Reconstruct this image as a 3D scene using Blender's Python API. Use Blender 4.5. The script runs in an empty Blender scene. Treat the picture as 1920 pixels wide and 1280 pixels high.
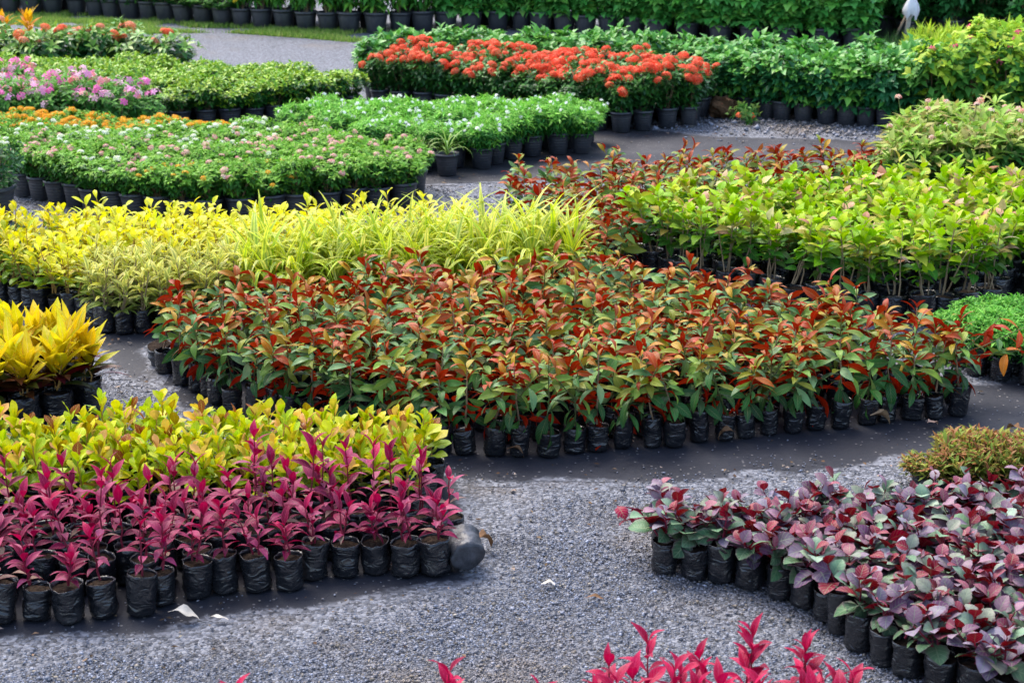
import bpy, math, random
import numpy as np
from mathutils import Vector, Matrix, noise
R = math.radians
rnd = random.Random(11)
sc = bpy.context.scene
col = sc.collection

# ---------------------------------------------------------------- camera, sky, sun, exposure
cam_d = bpy.data.cameras.new('camera')
cam_d.lens = 60.0; cam_d.sensor_width = 36.0; cam_d.clip_end = 600.0
cam_d.dof.use_dof = True; cam_d.dof.focus_distance = 6.3; cam_d.dof.aperture_fstop = 7.0
cam = bpy.data.objects.new('camera', cam_d); col.objects.link(cam)
cam.location = (0, 0, 2.3); cam.rotation_euler = (R(90 - 17.19), 0, 0)
sc.camera = cam

SUN_EL, SUN_AZ = 58.0, -35.0          # azimuth from +y towards +x
world = bpy.data.worlds.new('World'); sc.world = world; world.use_nodes = True
wn = world.node_tree.nodes; wl = world.node_tree.links
sky = wn.new('ShaderNodeTexSky'); sky.sky_type = 'NISHITA'; sky.sun_disc = False
sky.sun_elevation = R(SUN_EL); sky.sun_rotation = R(SUN_AZ)
sky.dust_density = 3.0; sky.air_density = 1.0; sky.ozone_density = 1.0
bg = wn['Background']; bg.inputs['Strength'].default_value = 0.15
wl.new(sky.outputs[0], bg.inputs[0])
sun_d = bpy.data.lights.new('sun', 'SUN'); sun_d.energy = 1.2; sun_d.angle = R(35); sun_d.color = (1.0, 0.95, 0.88)
sun = bpy.data.objects.new('sun', sun_d); col.objects.link(sun)
sd = Vector((math.cos(R(SUN_EL)) * math.sin(R(SUN_AZ)), math.cos(R(SUN_EL)) * math.cos(R(SUN_AZ)), math.sin(R(SUN_EL))))
sun.rotation_euler = sd.to_track_quat('Z', 'Y').to_euler()
sc.view_settings.view_transform = 'Standard'; sc.view_settings.look = 'None'
sc.view_settings.gamma = 1.0; sc.view_settings.use_curve_mapping = False
sc.view_settings.exposure = 1.55
sc.render.engine = 'CYCLES'
sc.cycles.max_bounces = 7; sc.cycles.diffuse_bounces = 4; sc.cycles.glossy_bounces = 2; sc.cycles.transmission_bounces = 4
sc.cycles.use_denoising = True

# plan of the nursery yard in metres (x to the right, y away from the camera)
PLAN = {
  'magenta': ([(-1.67,4.61),(-1.1,4.65),(-0.89,4.78),(-0.69,4.83),(-0.54,4.94),(-0.14,4.96),(-0.16,5.21),(-1.83,5.13)],
      [(-1.62,4.61),(-1.12,4.65),(-1.07,4.72),(-0.94,4.8),(-0.68,4.84),(-0.61,4.94),(-0.2,4.96)]),
  'croton': ([(-1.89,5.21),(-1.17,5.23),(-0.29,5.31),(-0.26,5.74),(-0.7,5.79),(-1.38,5.8),(-2.04,5.69)],
      []),
  'bigcroton': ([(-2.22,6.23),(-1.88,6.3),(-1.67,6.39),(-1.76,6.59),(-2.37,6.72)],
      [(-2.15,6.21),(-1.88,6.28),(-1.61,6.52)]),
  'redback': ([(-1.53,7.04),(-1.22,7.31),(-0.64,7.56),(0.1,7.67),(0.55,7.67),(1.06,7.35),(1.47,6.97),(1.85,6.48),(1.56,6.34),(1.12,6.25),(0.69,6.12),(0.16,5.98),(-0.2,5.96),(-0.66,6.21),(-1.14,6.52),(-1.38,6.77)],
      [(-1.38,6.81),(-1.14,6.52),(-0.66,6.21),(-0.2,5.98),(-0.03,6.0),(0.16,5.98),(0.69,6.12),(1.12,6.26),(1.56,6.36),(1.79,6.44)]),
  'golden': ([(-2.75,8.13),(-2.45,8.04),(-2.17,7.85),(-2.03,7.78),(-2.04,8.04),(-1.28,8.23),(-0.22,8.64),(-0.23,8.87),(-1.32,8.87),(-2.3,8.81),(-2.93,8.72)],
      [(-2.68,8.1),(-2.45,8.04),(-2.17,7.85),(-2.02,7.76)]),
  'cream': ([(-2.02,7.74),(-1.85,7.55),(-1.56,7.6),(-1.32,7.78),(-1.38,8.04),(-2.02,7.96)],
      [(-1.97,7.71),(-1.85,7.55),(-1.56,7.59)]),
  'striped': ([(-1.32,7.8),(-0.67,7.91),(0.32,8.09),(0.36,8.45),(-0.22,8.61),(-1.28,8.19)],
      []),
  'redback2': ([(-0.06,9.76),(0.95,10.26),(2.27,10.46),(2.38,10.04),(1.11,9.31),(0.75,8.89),(0.5,8.15),(0.32,8.15)],
      []),
  'limegreen': ([(0.62,8.72),(0.91,8.3),(1.28,8.01),(1.62,7.78),(1.97,7.73),(2.72,8.05),(3.17,9.5),(1.62,9.34),(0.85,9.15)],
      [(0.64,8.64),(0.91,8.3),(1.27,8.0),(1.62,7.78),(1.96,7.72),(2.31,7.87)]),
  'pinkstalk': ([(2.23,10.11),(2.28,9.63),(3.21,9.63),(3.6,10.89),(2.51,10.65)],
      []),
  'smallgreen': ([(1.9,7.27),(1.91,7.01),(2.3,6.7),(2.49,7.31),(2.16,7.43)],
      [(1.92,7.18),(1.99,6.93),(2.12,6.84),(2.27,6.76)]),
  'purple': ([(0.44,5.05),(0.47,4.96),(0.73,4.83),(0.93,4.66),(1.1,4.28),(1.33,4.03),(1.57,3.9),(2.05,5.31),(1.49,5.22),(0.94,5.11)],
      [(0.48,4.95),(0.64,4.9),(0.79,4.8),(0.93,4.66),(1.03,4.38),(1.16,4.22),(1.34,4.05)]),
  'brownlow': ([(1.4,5.64),(1.77,5.59),(2.0,5.79),(1.87,5.95),(1.61,5.84)],
      []),
  'foremagenta': ([(0.23,3.74),(0.89,3.67),(0.86,3.51),(0.21,3.51)],
      []),
  'lantana': ([(-3.66,11.06),(-3.13,10.55),(-2.48,10.07),(-1.97,9.76),(-1.45,9.83),(-0.84,10.11),(-0.48,10.28),(-0.61,10.71),(-1.13,11.15),(-2.23,11.54),(-3.56,11.7),(-3.85,11.7)],
      [(-3.07,10.52),(-2.76,10.28),(-2.47,10.04),(-1.97,9.76),(-1.45,9.83),(-0.84,10.1),(-0.54,10.26)]),
  'vinca': ([(-3.94,11.99),(-2.88,11.97),(-2.59,12.34),(-3.29,12.91),(-4.3,13.14)],
      []),
  'greenbush': ([(-2.59,12.86),(-2.11,12.91),(-1.66,13.17),(-1.15,13.59),(-1.16,13.69),(-2.01,13.9),(-2.93,14.14),(-3.41,14.31),(-4.69,14.39),(-4.43,13.56),(-3.18,13.31)],
      [(-2.5,12.89),(-2.12,12.93),(-1.66,13.17),(-1.18,13.64)]),
  'ixoraleft': ([(-4.76,14.62),(-2.79,14.74),(-2.89,15.16),(-4.93,15.16)],
      []),
  'whitestar': ([(-1.61,11.99),(-1.15,11.7),(-0.72,11.36),(-0.22,11.36),(-0.04,11.77),(0.6,11.91),(0.66,12.34),(0.16,12.42),(-1.01,12.34),(-1.63,12.25)],
      [(-0.95,11.51),(-0.2,11.4),(0.0,11.77),(0.09,11.83),(0.6,11.95)]),
  'redixora': ([(-1.14,13.95),(-0.78,13.74),(-0.04,13.31),(0.76,12.77),(1.3,12.89),(1.57,13.14),(1.47,13.82),(0.18,14.22),(-0.91,14.5)],
      [(-1.07,13.9),(-0.78,13.74),(0.0,13.29),(0.81,12.77),(1.48,13.1)]),
  'hedge': ([(-1.27,14.17),(-1.15,14.06),(-0.73,14.62),(1.5,14.06),(1.71,13.64),(3.15,12.82),(3.43,12.96),(3.86,13.82),(2.85,14.22),(1.11,14.74),(-0.75,15.04),(-1.11,14.8)],
      [(1.73,13.61),(2.25,13.24),(3.15,12.82)]),
  'rose': ([(3.13,12.73),(4.12,12.68),(4.34,13.39),(3.66,13.39)],
      [(3.15,12.73),(4.12,12.68)]),
  'fern': ([(3.37,14.56),(4.74,14.56),(5.06,15.58),(3.67,15.48)],
      []),
  'backpots': ([(-6.8,21.2),(2.0,18.96)],
      [(-6.53,20.74),(-5.73,20.62),(-5.22,20.62),(-4.16,20.07),(-3.13,19.45),(-2.46,19.15),(-1.52,18.86),(-1.03,18.96),(-0.03,19.15),(0.61,18.86),(1.21,18.58),(1.59,18.31)]),
  'roundleaf': ([(1.36,18.26),(2.02,18.04),(2.85,17.62),(3.81,17.53),(4.32,19.97),(2.15,20.51)],
      [(1.53,18.22),(2.01,17.96),(2.83,17.53),(3.7,17.53)]),
  'backdark': ([(3.81,18.04),(5.72,17.7),(6.42,19.97),(4.2,19.97)],
      []),
  'mat_front': ([(-1.73,4.3),(-1.34,4.49),(-0.98,4.51),(-0.64,4.61),(-0.33,4.81),(-0.12,4.91),(-0.1,5.26),(-0.14,5.79),(-2.27,5.84)],
      []),
  'mat_center': ([(-1.6,6.83),(-1.37,6.55),(-0.64,5.95),(-0.19,5.74),(0.08,5.68),(0.56,5.71),(1.05,5.82),(1.47,5.93),(2.27,5.95),(2.61,6.97),(2.0,6.83),(0.86,7.78),(-0.66,7.78),(-1.61,7.43)],
      []),
  'mat_left': ([(-3.14,8.35),(-2.82,7.43),(-1.97,7.43),(-1.67,6.97),(-1.35,6.69),(-1.61,7.43),(-1.15,7.69),(0.33,7.87),(0.37,8.89),(-3.04,8.89)],
      []),
  'mat_back': ([(-1.57,11.24),(-0.89,10.81),(-0.21,10.89),(1.18,10.89),(1.91,11.15),(2.68,10.65),(3.07,12.3),(1.55,12.62),(0.58,13.19),(-1.16,14.22),(-1.94,13.44),(-2.72,13.07),(-3.0,12.51)],
      []),
  'grass1': ([(-5.42,19.45),(-4.51,18.67),(-3.84,18.77),(-3.16,18.86),(-2.28,18.4),(-1.56,17.96),(-1.06,17.96),(-0.93,18.67),(-1.89,19.05),(-2.75,19.35),(-3.22,19.65),(-4.14,20.29),(-5.19,20.74),(-6.6,20.97),(-6.26,19.86)],
      []),
  'road': ([(-5.22,16.45),(-3.09,16.27),(-1.3,15.42),(-1.48,17.62),(-3.1,17.83),(-5.05,18.96),(-5.99,18.96)],
      []),
}
# ---------------------------------------------------------------- helpers
def lin(h, k=1.0):
    h = h.lstrip('#'); out = []
    for i in (0, 2, 4):
        c = int(h[i:i+2], 16) / 255.0
        out.append((c / 12.92 if c <= 0.04045 else ((c + 0.055) / 1.055) ** 2.4) * k)
    return tuple(out)
K = 0.85                                            # leaf reflectance as a share of its sunlit look
def petals(*hx): return [tuple(min(.92, c) for c in lin(h, 1.05)) for h in hx]
def pal(*hx): return [lin(h, K) for h in hx]
def pick(p, j=0.18):
    c = rnd.choice(p); f = 1 + rnd.uniform(-j, j)
    return (min(.95, c[0] * f * (1 + rnd.uniform(-.06, .06))), min(.95, c[1] * f * (1 + rnd.uniform(-.06, .06))), min(.95, c[2] * f), 1.0)
def tag(o, label=None, cat=None, group=None, kind=None):
    if label: o['label'] = label
    if cat: o['category'] = cat
    if group: o['group'] = group
    if kind: o['kind'] = kind
    return o
def link(name, me, parent=None, loc=(0, 0, 0), rot=None, scale=None, color=None, mode=None):
    o = bpy.data.objects.new(name, me)
    if parent is not None: o.parent = parent
    o.location = loc
    if mode: o.rotation_mode = mode
    if rot is not None: o.rotation_euler = rot
    if scale is not None: o.scale = scale if hasattr(scale, '__len__') else (scale, scale, scale)
    if color is not None: o.color = color
    col.objects.link(o)
    return o
def mesh_from(name, verts, faces, mat, smooth=True, cols=None, uvs=None):
    me = bpy.data.meshes.new(name)
    me.from_pydata([tuple(v) for v in verts], [], faces)
    if mat: me.materials.append(mat)
    if smooth: me.polygons.foreach_set('use_smooth', np.ones(len(me.polygons), dtype=bool))
    if cols is not None:
        a = me.color_attributes.new('Col', 'FLOAT_COLOR', 'POINT')
        a.data.foreach_set('color', np.array(cols, dtype=np.float32).ravel())
    if uvs is not None:
        u = me.uv_layers.new(name='UVMap')
        li = np.zeros(len(me.loops), dtype=np.int32); me.loops.foreach_get('vertex_index', li)
        u.data.foreach_set('uv', np.array(uvs, dtype=np.float32)[li].ravel())
    me.update()
    return me

# ---- node material helpers
def newmat(name):
    m = bpy.data.materials.new(name); m.use_nodes = True
    nt = m.node_tree; nt.nodes.clear()
    out = nt.nodes.new('ShaderNodeOutputMaterial')
    return m, nt, out
def N(nt, t, **kw):
    n = nt.nodes.new(t)
    for k, v in kw.items(): setattr(n, k, v)
    return n
def sock(nt, s, v):
    if hasattr(v, 'links'): nt.links.new(v, s)
    else: s.default_value = v
def math_n(nt, op, a, b=None, c=None, clamp=False):
    n = N(nt, 'ShaderNodeMath', operation=op); n.use_clamp = clamp
    sock(nt, n.inputs[0], a)
    if b is not None: sock(nt, n.inputs[1], b)
    if c is not None: sock(nt, n.inputs[2], c)
    return n.outputs[0]
def mix(nt, f, a, b, blend='MIX'):
    n = N(nt, 'ShaderNodeMix', data_type='RGBA', blend_type=blend)
    sock(nt, n.inputs[0], f); sock(nt, n.inputs[6], a); sock(nt, n.inputs[7], b)
    return n.outputs[2]
def rgba(c): return (c[0], c[1], c[2], 1.0)
def noise_n(nt, vec, scale, detail=2.0, rough=0.5, w=None):
    n = N(nt, 'ShaderNodeTexNoise', noise_dimensions='4D' if w is not None else '3D')
    if vec is not None: nt.links.new(vec, n.inputs['Vector'])
    n.inputs['Scale'].default_value = scale; n.inputs['Detail'].default_value = detail; n.inputs['Roughness'].default_value = rough
    if w is not None: nt.links.new(w, n.inputs['W'])
    return n
def ramp(nt, f, stops):
    n = N(nt, 'ShaderNodeValToRGB'); e = n.color_ramp.elements
    while len(e) < len(stops): e.new(0.5)
    for el, (p, c) in zip(e, stops): el.position = p; el.color = rgba(c)
    sock(nt, n.inputs[0], f)
    return n.outputs[0]

def leaf_mat(name, attr=False, under=None, under_mix=0.9, transl=0.30, rough=0.42, vein=None, vein_n=9.0, vein_amt=0.5,
             blotch=None, blotch_amt=0.0, edge=None, stripe=None, spec=0.28, mottle=0.35, coat=0.0, tipc=None):
    """A leaf blade: colour carried by the leaf (object colour or vertex colour), veins along the blade, its own underside colour."""
    m, nt, out = newmat(name)
    oi = N(nt, 'ShaderNodeObjectInfo')
    if attr:
        at = N(nt, 'ShaderNodeAttribute'); at.attribute_name = 'Col'; c = at.outputs['Color']
    else: c = oi.outputs['Color']
    top = 1.0; spx = spec
    if under:
        ge = N(nt, 'ShaderNodeNewGeometry')
        c = mix(nt, math_n(nt, 'MULTIPLY', ge.outputs['Backfacing'], under_mix), c, rgba(under))
        top = math_n(nt, 'MULTIPLY_ADD', ge.outputs['Backfacing'], -.85, 1.0)
        spx = math_n(nt, 'MULTIPLY_ADD', ge.outputs['Backfacing'], -spec * .6, spec)
    tc = N(nt, 'ShaderNodeTexCoord')
    w = math_n(nt, 'MULTIPLY', oi.outputs['Random'], 37.0)
    nz = noise_n(nt, tc.outputs['Object'], 45.0 if not attr else 25.0, 3.0, 0.6, w)
    v = math_n(nt, 'MULTIPLY_ADD', nz.outputs[0], mottle * 2, 1 - mottle)
    hs = N(nt, 'ShaderNodeHueSaturation'); nt.links.new(c, hs.inputs['Color']); nt.links.new(v, hs.inputs['Value']); hs.inputs['Saturation'].default_value = 1.0 if attr else 1.14
    c = hs.outputs[0]
    sp = noise_n(nt, tc.outputs['Object'], 70.0, 2.0, 0.5, w)
    c = mix(nt, math_n(nt, 'MULTIPLY', math_n(nt, 'MULTIPLY_ADD', sp.outputs[0], 12.0, -8.4, clamp=True), .55), c, rgba((.16, .09, .035)))   # blemishes
    h = nz.outputs[0]
    if not attr:
        sx = N(nt, 'ShaderNodeSeparateXYZ'); nt.links.new(tc.outputs['UV'], sx.inputs[0])
        u, vv = sx.outputs[0], sx.outputs[1]
        au = math_n(nt, 'ABSOLUTE', math_n(nt, 'SUBTRACT', u, 0.5))
        if blotch:
            nb = noise_n(nt, tc.outputs['Object'], 28.0, 2.0, 0.5, w)
            f = math_n(nt, 'MULTIPLY', math_n(nt, 'MULTIPLY_ADD', nb.outputs[0], 8.0, -4.0 - 1.5, clamp=True), blotch_amt)
            f = math_n(nt, 'MULTIPLY', f, top)
            c = mix(nt, f, c, rgba(blotch))
        if edge:
            f = math_n(nt, 'MULTIPLY', math_n(nt, 'MULTIPLY_ADD', au, 7.0, -2.4, clamp=True), 0.5)
            f = math_n(nt, 'MULTIPLY', f, top)
            c = mix(nt, f, c, rgba(edge))
        if tipc:
            f = math_n(nt, 'MULTIPLY', math_n(nt, 'MULTIPLY_ADD', vv, 2.2, -1.1, clamp=True), 0.55)
            c = mix(nt, f, c, rgba(tipc))
        if stripe:
            f = math_n(nt, 'MULTIPLY_ADD', au, -9.0, 2.1, clamp=True)
            f2 = math_n(nt, 'MULTIPLY_ADD', math_n(nt, 'SINE', math_n(nt, 'MULTIPLY', u, 44.0)), 0.5, 0.5)
            f = math_n(nt, 'MULTIPLY', f, math_n(nt, 'MULTIPLY_ADD', f2, 0.7, 0.3))
            c = mix(nt, f, c, rgba(stripe))
        sv = math_n(nt, 'SINE', math_n(nt, 'MULTIPLY', math_n(nt, 'MULTIPLY_ADD', au, -0.55, vv), vein_n * 6.283))
        sv = math_n(nt, 'MULTIPLY_ADD', sv, 4.0, -2.9, clamp=True)
        mid = math_n(nt, 'MULTIPLY_ADD', au, -26.0, 1.25, clamp=True)
        vf = math_n(nt, 'MAXIMUM', math_n(nt, 'MULTIPLY', sv, 0.7), mid)
        if vein: c = mix(nt, math_n(nt, 'MULTIPLY', math_n(nt, 'MULTIPLY', vf, vein_amt), math_n(nt, 'MAXIMUM', top, .35)), c, rgba(vein))
        h = math_n(nt, 'MULTIPLY_ADD', vf, -0.5, nz.outputs[0])
    bp = N(nt, 'ShaderNodeBump'); bp.inputs['Strength'].default_value = 0.35; bp.inputs['Distance'].default_value = 0.004
    nt.links.new(h, bp.inputs['Height'])
    pb = N(nt, 'ShaderNodeBsdfPrincipled')
    nt.links.new(c, pb.inputs['Base Color']); nt.links.new(bp.outputs[0], pb.inputs['Normal'])
    pb.inputs['Roughness'].default_value = rough; sock(nt, pb.inputs['Specular IOR Level'], spx)
    tr = N(nt, 'ShaderNodeBsdfTranslucent'); nt.links.new(c, tr.inputs['Color'])
    mx = N(nt, 'ShaderNodeMixShader'); mx.inputs[0].default_value = transl
    nt.links.new(pb.outputs[0], mx.inputs[1]); nt.links.new(tr.outputs[0], mx.inputs[2])
    nt.links.new(mx.outputs[0], out.inputs[0])
    return m
def plain_mat(name, c, rough=0.6, var=0.25, scale=40.0, spec=0.4, bump=0.0, transl=0.0, c2=None):
    m, nt, out = newmat(name)
    tc = N(nt, 'ShaderNodeTexCoord'); oi = N(nt, 'ShaderNodeObjectInfo')
    nz = noise_n(nt, tc.outputs['Object'], scale, 4.0, 0.6, math_n(nt, 'MULTIPLY', oi.outputs['Random'], 31.0))
    d = c2 if c2 else tuple(x * (1 - var) for x in c)
    e = c if c2 else tuple(min(.95, x * (1 + var)) for x in c)
    cc = ramp(nt, nz.outputs[0], [(0.3, d), (0.7, e)])
    hv = N(nt, 'ShaderNodeHueSaturation'); nt.links.new(cc, hv.inputs['Color'])
    nt.links.new(math_n(nt, 'MULTIPLY_ADD', oi.outputs['Random'], 0.4, 0.8), hv.inputs['Value'])
    pb = N(nt, 'ShaderNodeBsdfPrincipled'); nt.links.new(hv.outputs[0], pb.inputs['Base Color'])
    pb.inputs['Roughness'].default_value = rough; pb.inputs['Specular IOR Level'].default_value = spec
    if bump:
        bp = N(nt, 'ShaderNodeBump'); bp.inputs['Strength'].default_value = bump; bp.inputs['Distance'].default_value = 0.01
        nt.links.new(nz.outputs[0], bp.inputs['Height']); nt.links.new(bp.outputs[0], pb.inputs['Normal'])
    if transl:
        tr = N(nt, 'ShaderNodeBsdfTranslucent'); nt.links.new(hv.outputs[0], tr.inputs['Color'])
        mx = N(nt, 'ShaderNodeMixShader'); mx.inputs[0].default_value = transl
        nt.links.new(pb.outputs[0], mx.inputs[1]); nt.links.new(tr.outputs[0], mx.inputs[2]); nt.links.new(mx.outputs[0], out.inputs[0])
    else: nt.links.new(pb.outputs[0], out.inputs[0])
    return m
def bag_mat():
    m, nt, out = newmat('black_plastic_film')
    tc = N(nt, 'ShaderNodeTexCoord'); oi = N(nt, 'ShaderNodeObjectInfo')
    w = math_n(nt, 'MULTIPLY', oi.outputs['Random'], 53.0)
    mp = N(nt, 'ShaderNodeMapping'); mp.inputs['Scale'].default_value = (1, 1, 1.8); nt.links.new(tc.outputs['Object'], mp.inputs[0])
    crease = noise_n(nt, mp.outputs[0], 15.0, 2.0, 0.45, w); crease.inputs['Distortion'].default_value = .9
    rid = math_n(nt, 'ABSOLUTE', math_n(nt, 'SUBTRACT', crease.outputs[0], 0.5))
    dust = noise_n(nt, tc.outputs['Object'], 16.0, 5.0, 0.65, w)
    sx = N(nt, 'ShaderNodeSeparateXYZ'); nt.links.new(tc.outputs['Object'], sx.inputs[0])
    low = math_n(nt, 'MULTIPLY_ADD', sx.outputs[2], -14.0, 0.55, clamp=True)           # splashed dirt at the foot
    f = math_n(nt, 'ADD', math_n(nt, 'MULTIPLY_ADD', dust.outputs[0], 2.0, -0.95, clamp=True), math_n(nt, 'MULTIPLY', low, 0.45))
    f = math_n(nt, 'MULTIPLY', f, math_n(nt, 'MULTIPLY_ADD', oi.outputs['Random'], .45, .15))
    c = mix(nt, f, rgba((0.010, 0.011, 0.014)), rgba((0.085, 0.080, 0.080)))
    pb = N(nt, 'ShaderNodeBsdfPrincipled'); nt.links.new(c, pb.inputs['Base Color'])
    sock(nt, pb.inputs['Roughness'], math_n(nt, 'MULTIPLY_ADD', dust.outputs[0], 0.32, 0.10)); pb.inputs['Specular IOR Level'].default_value = 0.7
    bp = N(nt, 'ShaderNodeBump'); bp.inputs['Strength'].default_value = 0.55; bp.inputs['Distance'].default_value = 0.03
    nt.links.new(rid, bp.inputs['Height']); nt.links.new(bp.outputs[0], pb.inputs['Normal'])
    nt.links.new(pb.outputs[0], out.inputs[0])
    return m
def pot_mat():
    m, nt, out = newmat('black_plastic_pot')
    tc = N(nt, 'ShaderNodeTexCoord'); oi = N(nt, 'ShaderNodeObjectInfo')
    w = math_n(nt, 'MULTIPLY', oi.outputs['Random'], 53.0)
    dust = noise_n(nt, tc.outputs['Object'], 9.0, 5.0, 0.65, w)
    sx = N(nt, 'ShaderNodeSeparateXYZ'); nt.links.new(tc.outputs['Object'], sx.inputs[0])
    rib = math_n(nt, 'SINE', math_n(nt, 'MULTIPLY', sx.outputs[2], 330.0))
    f = math_n(nt, 'MULTIPLY_ADD', dust.outputs[0], 1.6, -0.6, clamp=True)
    f = math_n(nt, 'MULTIPLY', f, math_n(nt, 'MULTIPLY_ADD', oi.outputs['Random'], 0.5, 0.25))
    c = mix(nt, f, rgba((0.026, 0.029, 0.037)), rgba((0.13, 0.125, 0.12)))
    pb = N(nt, 'ShaderNodeBsdfPrincipled'); nt.links.new(c, pb.inputs['Base Color'])
    pb.inputs['Roughness'].default_value = 0.42; pb.inputs['Specular IOR Level'].default_value = 0.6
    bp = N(nt, 'ShaderNodeBump'); bp.inputs['Strength'].default_value = 0.25; bp.inputs['Distance'].default_value = 0.004
    nt.links.new(rib, bp.inputs['Height']); nt.links.new(bp.outputs[0], pb.inputs['Normal'])
    nt.links.new(pb.outputs[0], out.inputs[0])
    return m
M = dict(bag=bag_mat(), pot=pot_mat(),
         soil=plain_mat('potting_soil', (0.05, 0.033, 0.022), 0.95, 0.5, 90.0, 0.1, 0.8, c2=(0.014, 0.010, 0.008)),
         stem_green=plain_mat('green_stem', (0.10, 0.13, 0.035), 0.6),
         stem_brown=plain_mat('brown_stem', (0.30, 0.21, 0.12), 0.75),
         stem_red=plain_mat('crimson_stem', (0.19, 0.012, 0.035), 0.5),
         stem_yellow=plain_mat('ochre_stem', (0.36, 0.20, 0.05), 0.6))

# ---------------------------------------------------------------- meshes: leaves, bags, pots, stems
def P_ellip(s): return max(0.0, math.sin(math.pi * min(1, s))) ** 0.85
def P_lance(s): return max(0.0, math.sin(math.pi * s ** 0.75)) ** 1.05
def P_obov(s): return (max(0.0, math.sin(math.pi * s ** 1.55)) ** 0.8)
def P_ovate(s): return max(0.0, math.sin(math.pi * s ** 0.62)) ** 0.95
def P_round(s): return max(0.0, math.sin(math.pi * s ** 0.78)) ** 0.62
def P_blade(s): return (min(1.0, 0.55 + s * 2) * (1 - max(0, (s - 0.35) / 0.65) ** 1.8)) if s < 1 else 0.0
def leaf_mesh(name, L, W, prof, mat, arch=0.6, fold=0.25, nseg=7, wave=0.0, tooth=0.0, petiole=0.08, twist=0.0, seed=0, cols=5):
    r = random.Random(seed); V, F, UV = [], [], []
    y = z = 0.0; a = arch * 0.25; ph = r.uniform(0, 6); bend = r.uniform(-0.25, 0.25)
    for i in range(nseg + 1):
        s = i / nseg
        if i:
            st = L / nseg
            a = arch * (0.25 - s ** 1.3 * 1.25)
            y += st * math.cos(a); z += st * math.sin(a)
        q = max(0.0, (s - petiole) / (1 - petiole))
        hw = max(W * 0.5 * prof(q), W * 0.035 if s < 0.98 else 0.0008)
        if tooth and 0 < i < nseg: hw *= 1 + tooth * (1 if i % 2 else -1)
        xo = bend * L * s * s * 0.35
        for k in range(cols):
            c = -1 + 2 * k / (cols - 1)
            x = c * hw
            zz = z + fold * abs(x) * (1.0 - 0.35 * abs(c)) + wave * hw * math.sin(s * 9 + ph + (2.0 if c > 0 else 0)) * abs(c) + twist * x * s
            V.append((xo + x, y, zz)); UV.append((0.5 + 0.5 * c, s))
    for i in range(nseg):
        for k in range(cols - 1):
            b = i * cols + k
            F.append((b, b + 1, b + cols + 1, b + cols))
    return mesh_from(name, V, F, mat, True, None, UV)
def leafset(name, n, L, W, prof, mat, **kw):
    out = []
    for i in range(n):
        k = dict(kw); k['seed'] = i + len(name)
        k['arch'] = kw.get('arch', .6) * rnd.uniform(0.6, 1.4); k['fold'] = kw.get('fold', .25) * rnd.uniform(0.6, 1.4); k['twist'] = rnd.uniform(-.35, .35)
        out.append(leaf_mesh(name, L, W * rnd.uniform(.85, 1.15), prof, mat, **k))
    return out
def lathe(profile, seg, mat, name, smooth=True, wob=None):
    V, F = [], []
    for j, (r, z) in enumerate(profile):
        for i in range(seg):
            a = 2 * math.pi * i / seg
            rr, zz = (r, z) if wob is None else wob(r, z, a, j)
            V.append((rr * math.cos(a), rr * math.sin(a), zz))
    for j in range(len(profile) - 1):
        for i in range(seg):
            F.append((j * seg + i, j * seg + (i + 1) % seg, (j + 1) * seg + (i + 1) % seg, (j + 1) * seg + i))
    F.append(tuple(range(seg - 1, -1, -1)))
    return mesh_from(name, V, F, mat, smooth)
def bag_mesh(r0, h, seed):
    rr = random.Random(seed); off = Vector((seed * 7.3, 1.7, seed * 3.1)); ang = rr.uniform(0, 6)
    prof = [(r0 * .80, 0.0), (r0 * .93, h * .03)] + [(r0 * (0.95 + .06 * t), h * t) for t in [.12, .22, .32, .42, .52, .62, .72, .82, .91]] + [(r0 * 1.02, h), (r0 * .99, h * 1.005), (r0 * .95, h * .95), (r0 * .93, h * .86)]
    last = len(prof)
    def wob(r, z, a, j):
        n = noise.noise(Vector((math.cos(a) * 1.5, math.sin(a) * 1.5, z / h * 3.2)) + off)
        n2 = noise.noise(Vector((math.cos(a) * 3.6, math.sin(a) * 3.6, z / h * 11.0)) + off)
        sq = 0.055 * math.cos(2 * (a - ang)) * (1 - .4 * z / h) + 0.03 * math.cos(4 * (a - ang))
        k = 1 + sq + 0.15 * n + 0.075 * n2
        zz = z
        if j >= 8: zz = z + h * 0.05 * noise.noise(Vector((math.cos(a) * 2.2, math.sin(a) * 2.2, 5)) + off) * (1 if j < last - 2 else .5)
        return r * k, max(0.0, zz)
    return lathe(prof, 20, M['bag'], 'grow_bag', True, wob)
def soil_mesh(r, seed):
    V = [(0, 0, .006)]; F = []; rr = random.Random(seed)
    for q, n in ((.55, 8), (1.0, 12)):
        for i in range(n): V.append((r * q * math.cos(6.2832 * i / n), r * q * math.sin(6.2832 * i / n), rr.uniform(-.006, .006)))
    for i in range(8): F.append((0, 1 + i, 1 + (i + 1) % 8))
    for i in range(12):
        a = 1 + int(i * 8 / 12) % 8; b = 1 + int((i + 1) * 8 / 12) % 8
        F.append((a, 9 + i, 9 + (i + 1) % 12)) 
        if a != b: F.append((a, 9 + (i + 1) % 12, b))
    return mesh_from('soil', V, F, M['soil'], False)
def pot_mesh(rt, rb, h):
    prof = [(rb * .96, 0), (rb, h * .02), (rb + (rt - rb) * .45, h * .5), (rb + (rt - rb) * .8, h * .80), (rt * .955, h * .865), (rt * 1.03, h * .87), (rt * 1.045, h * .92),
            (rt * 1.045, h * .985), (rt * 1.02, h), (rt * .97, h * .99), (rt * .93, h * .80)]
    return lathe(prof, 24, M['pot'], 'pot', True)
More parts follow.
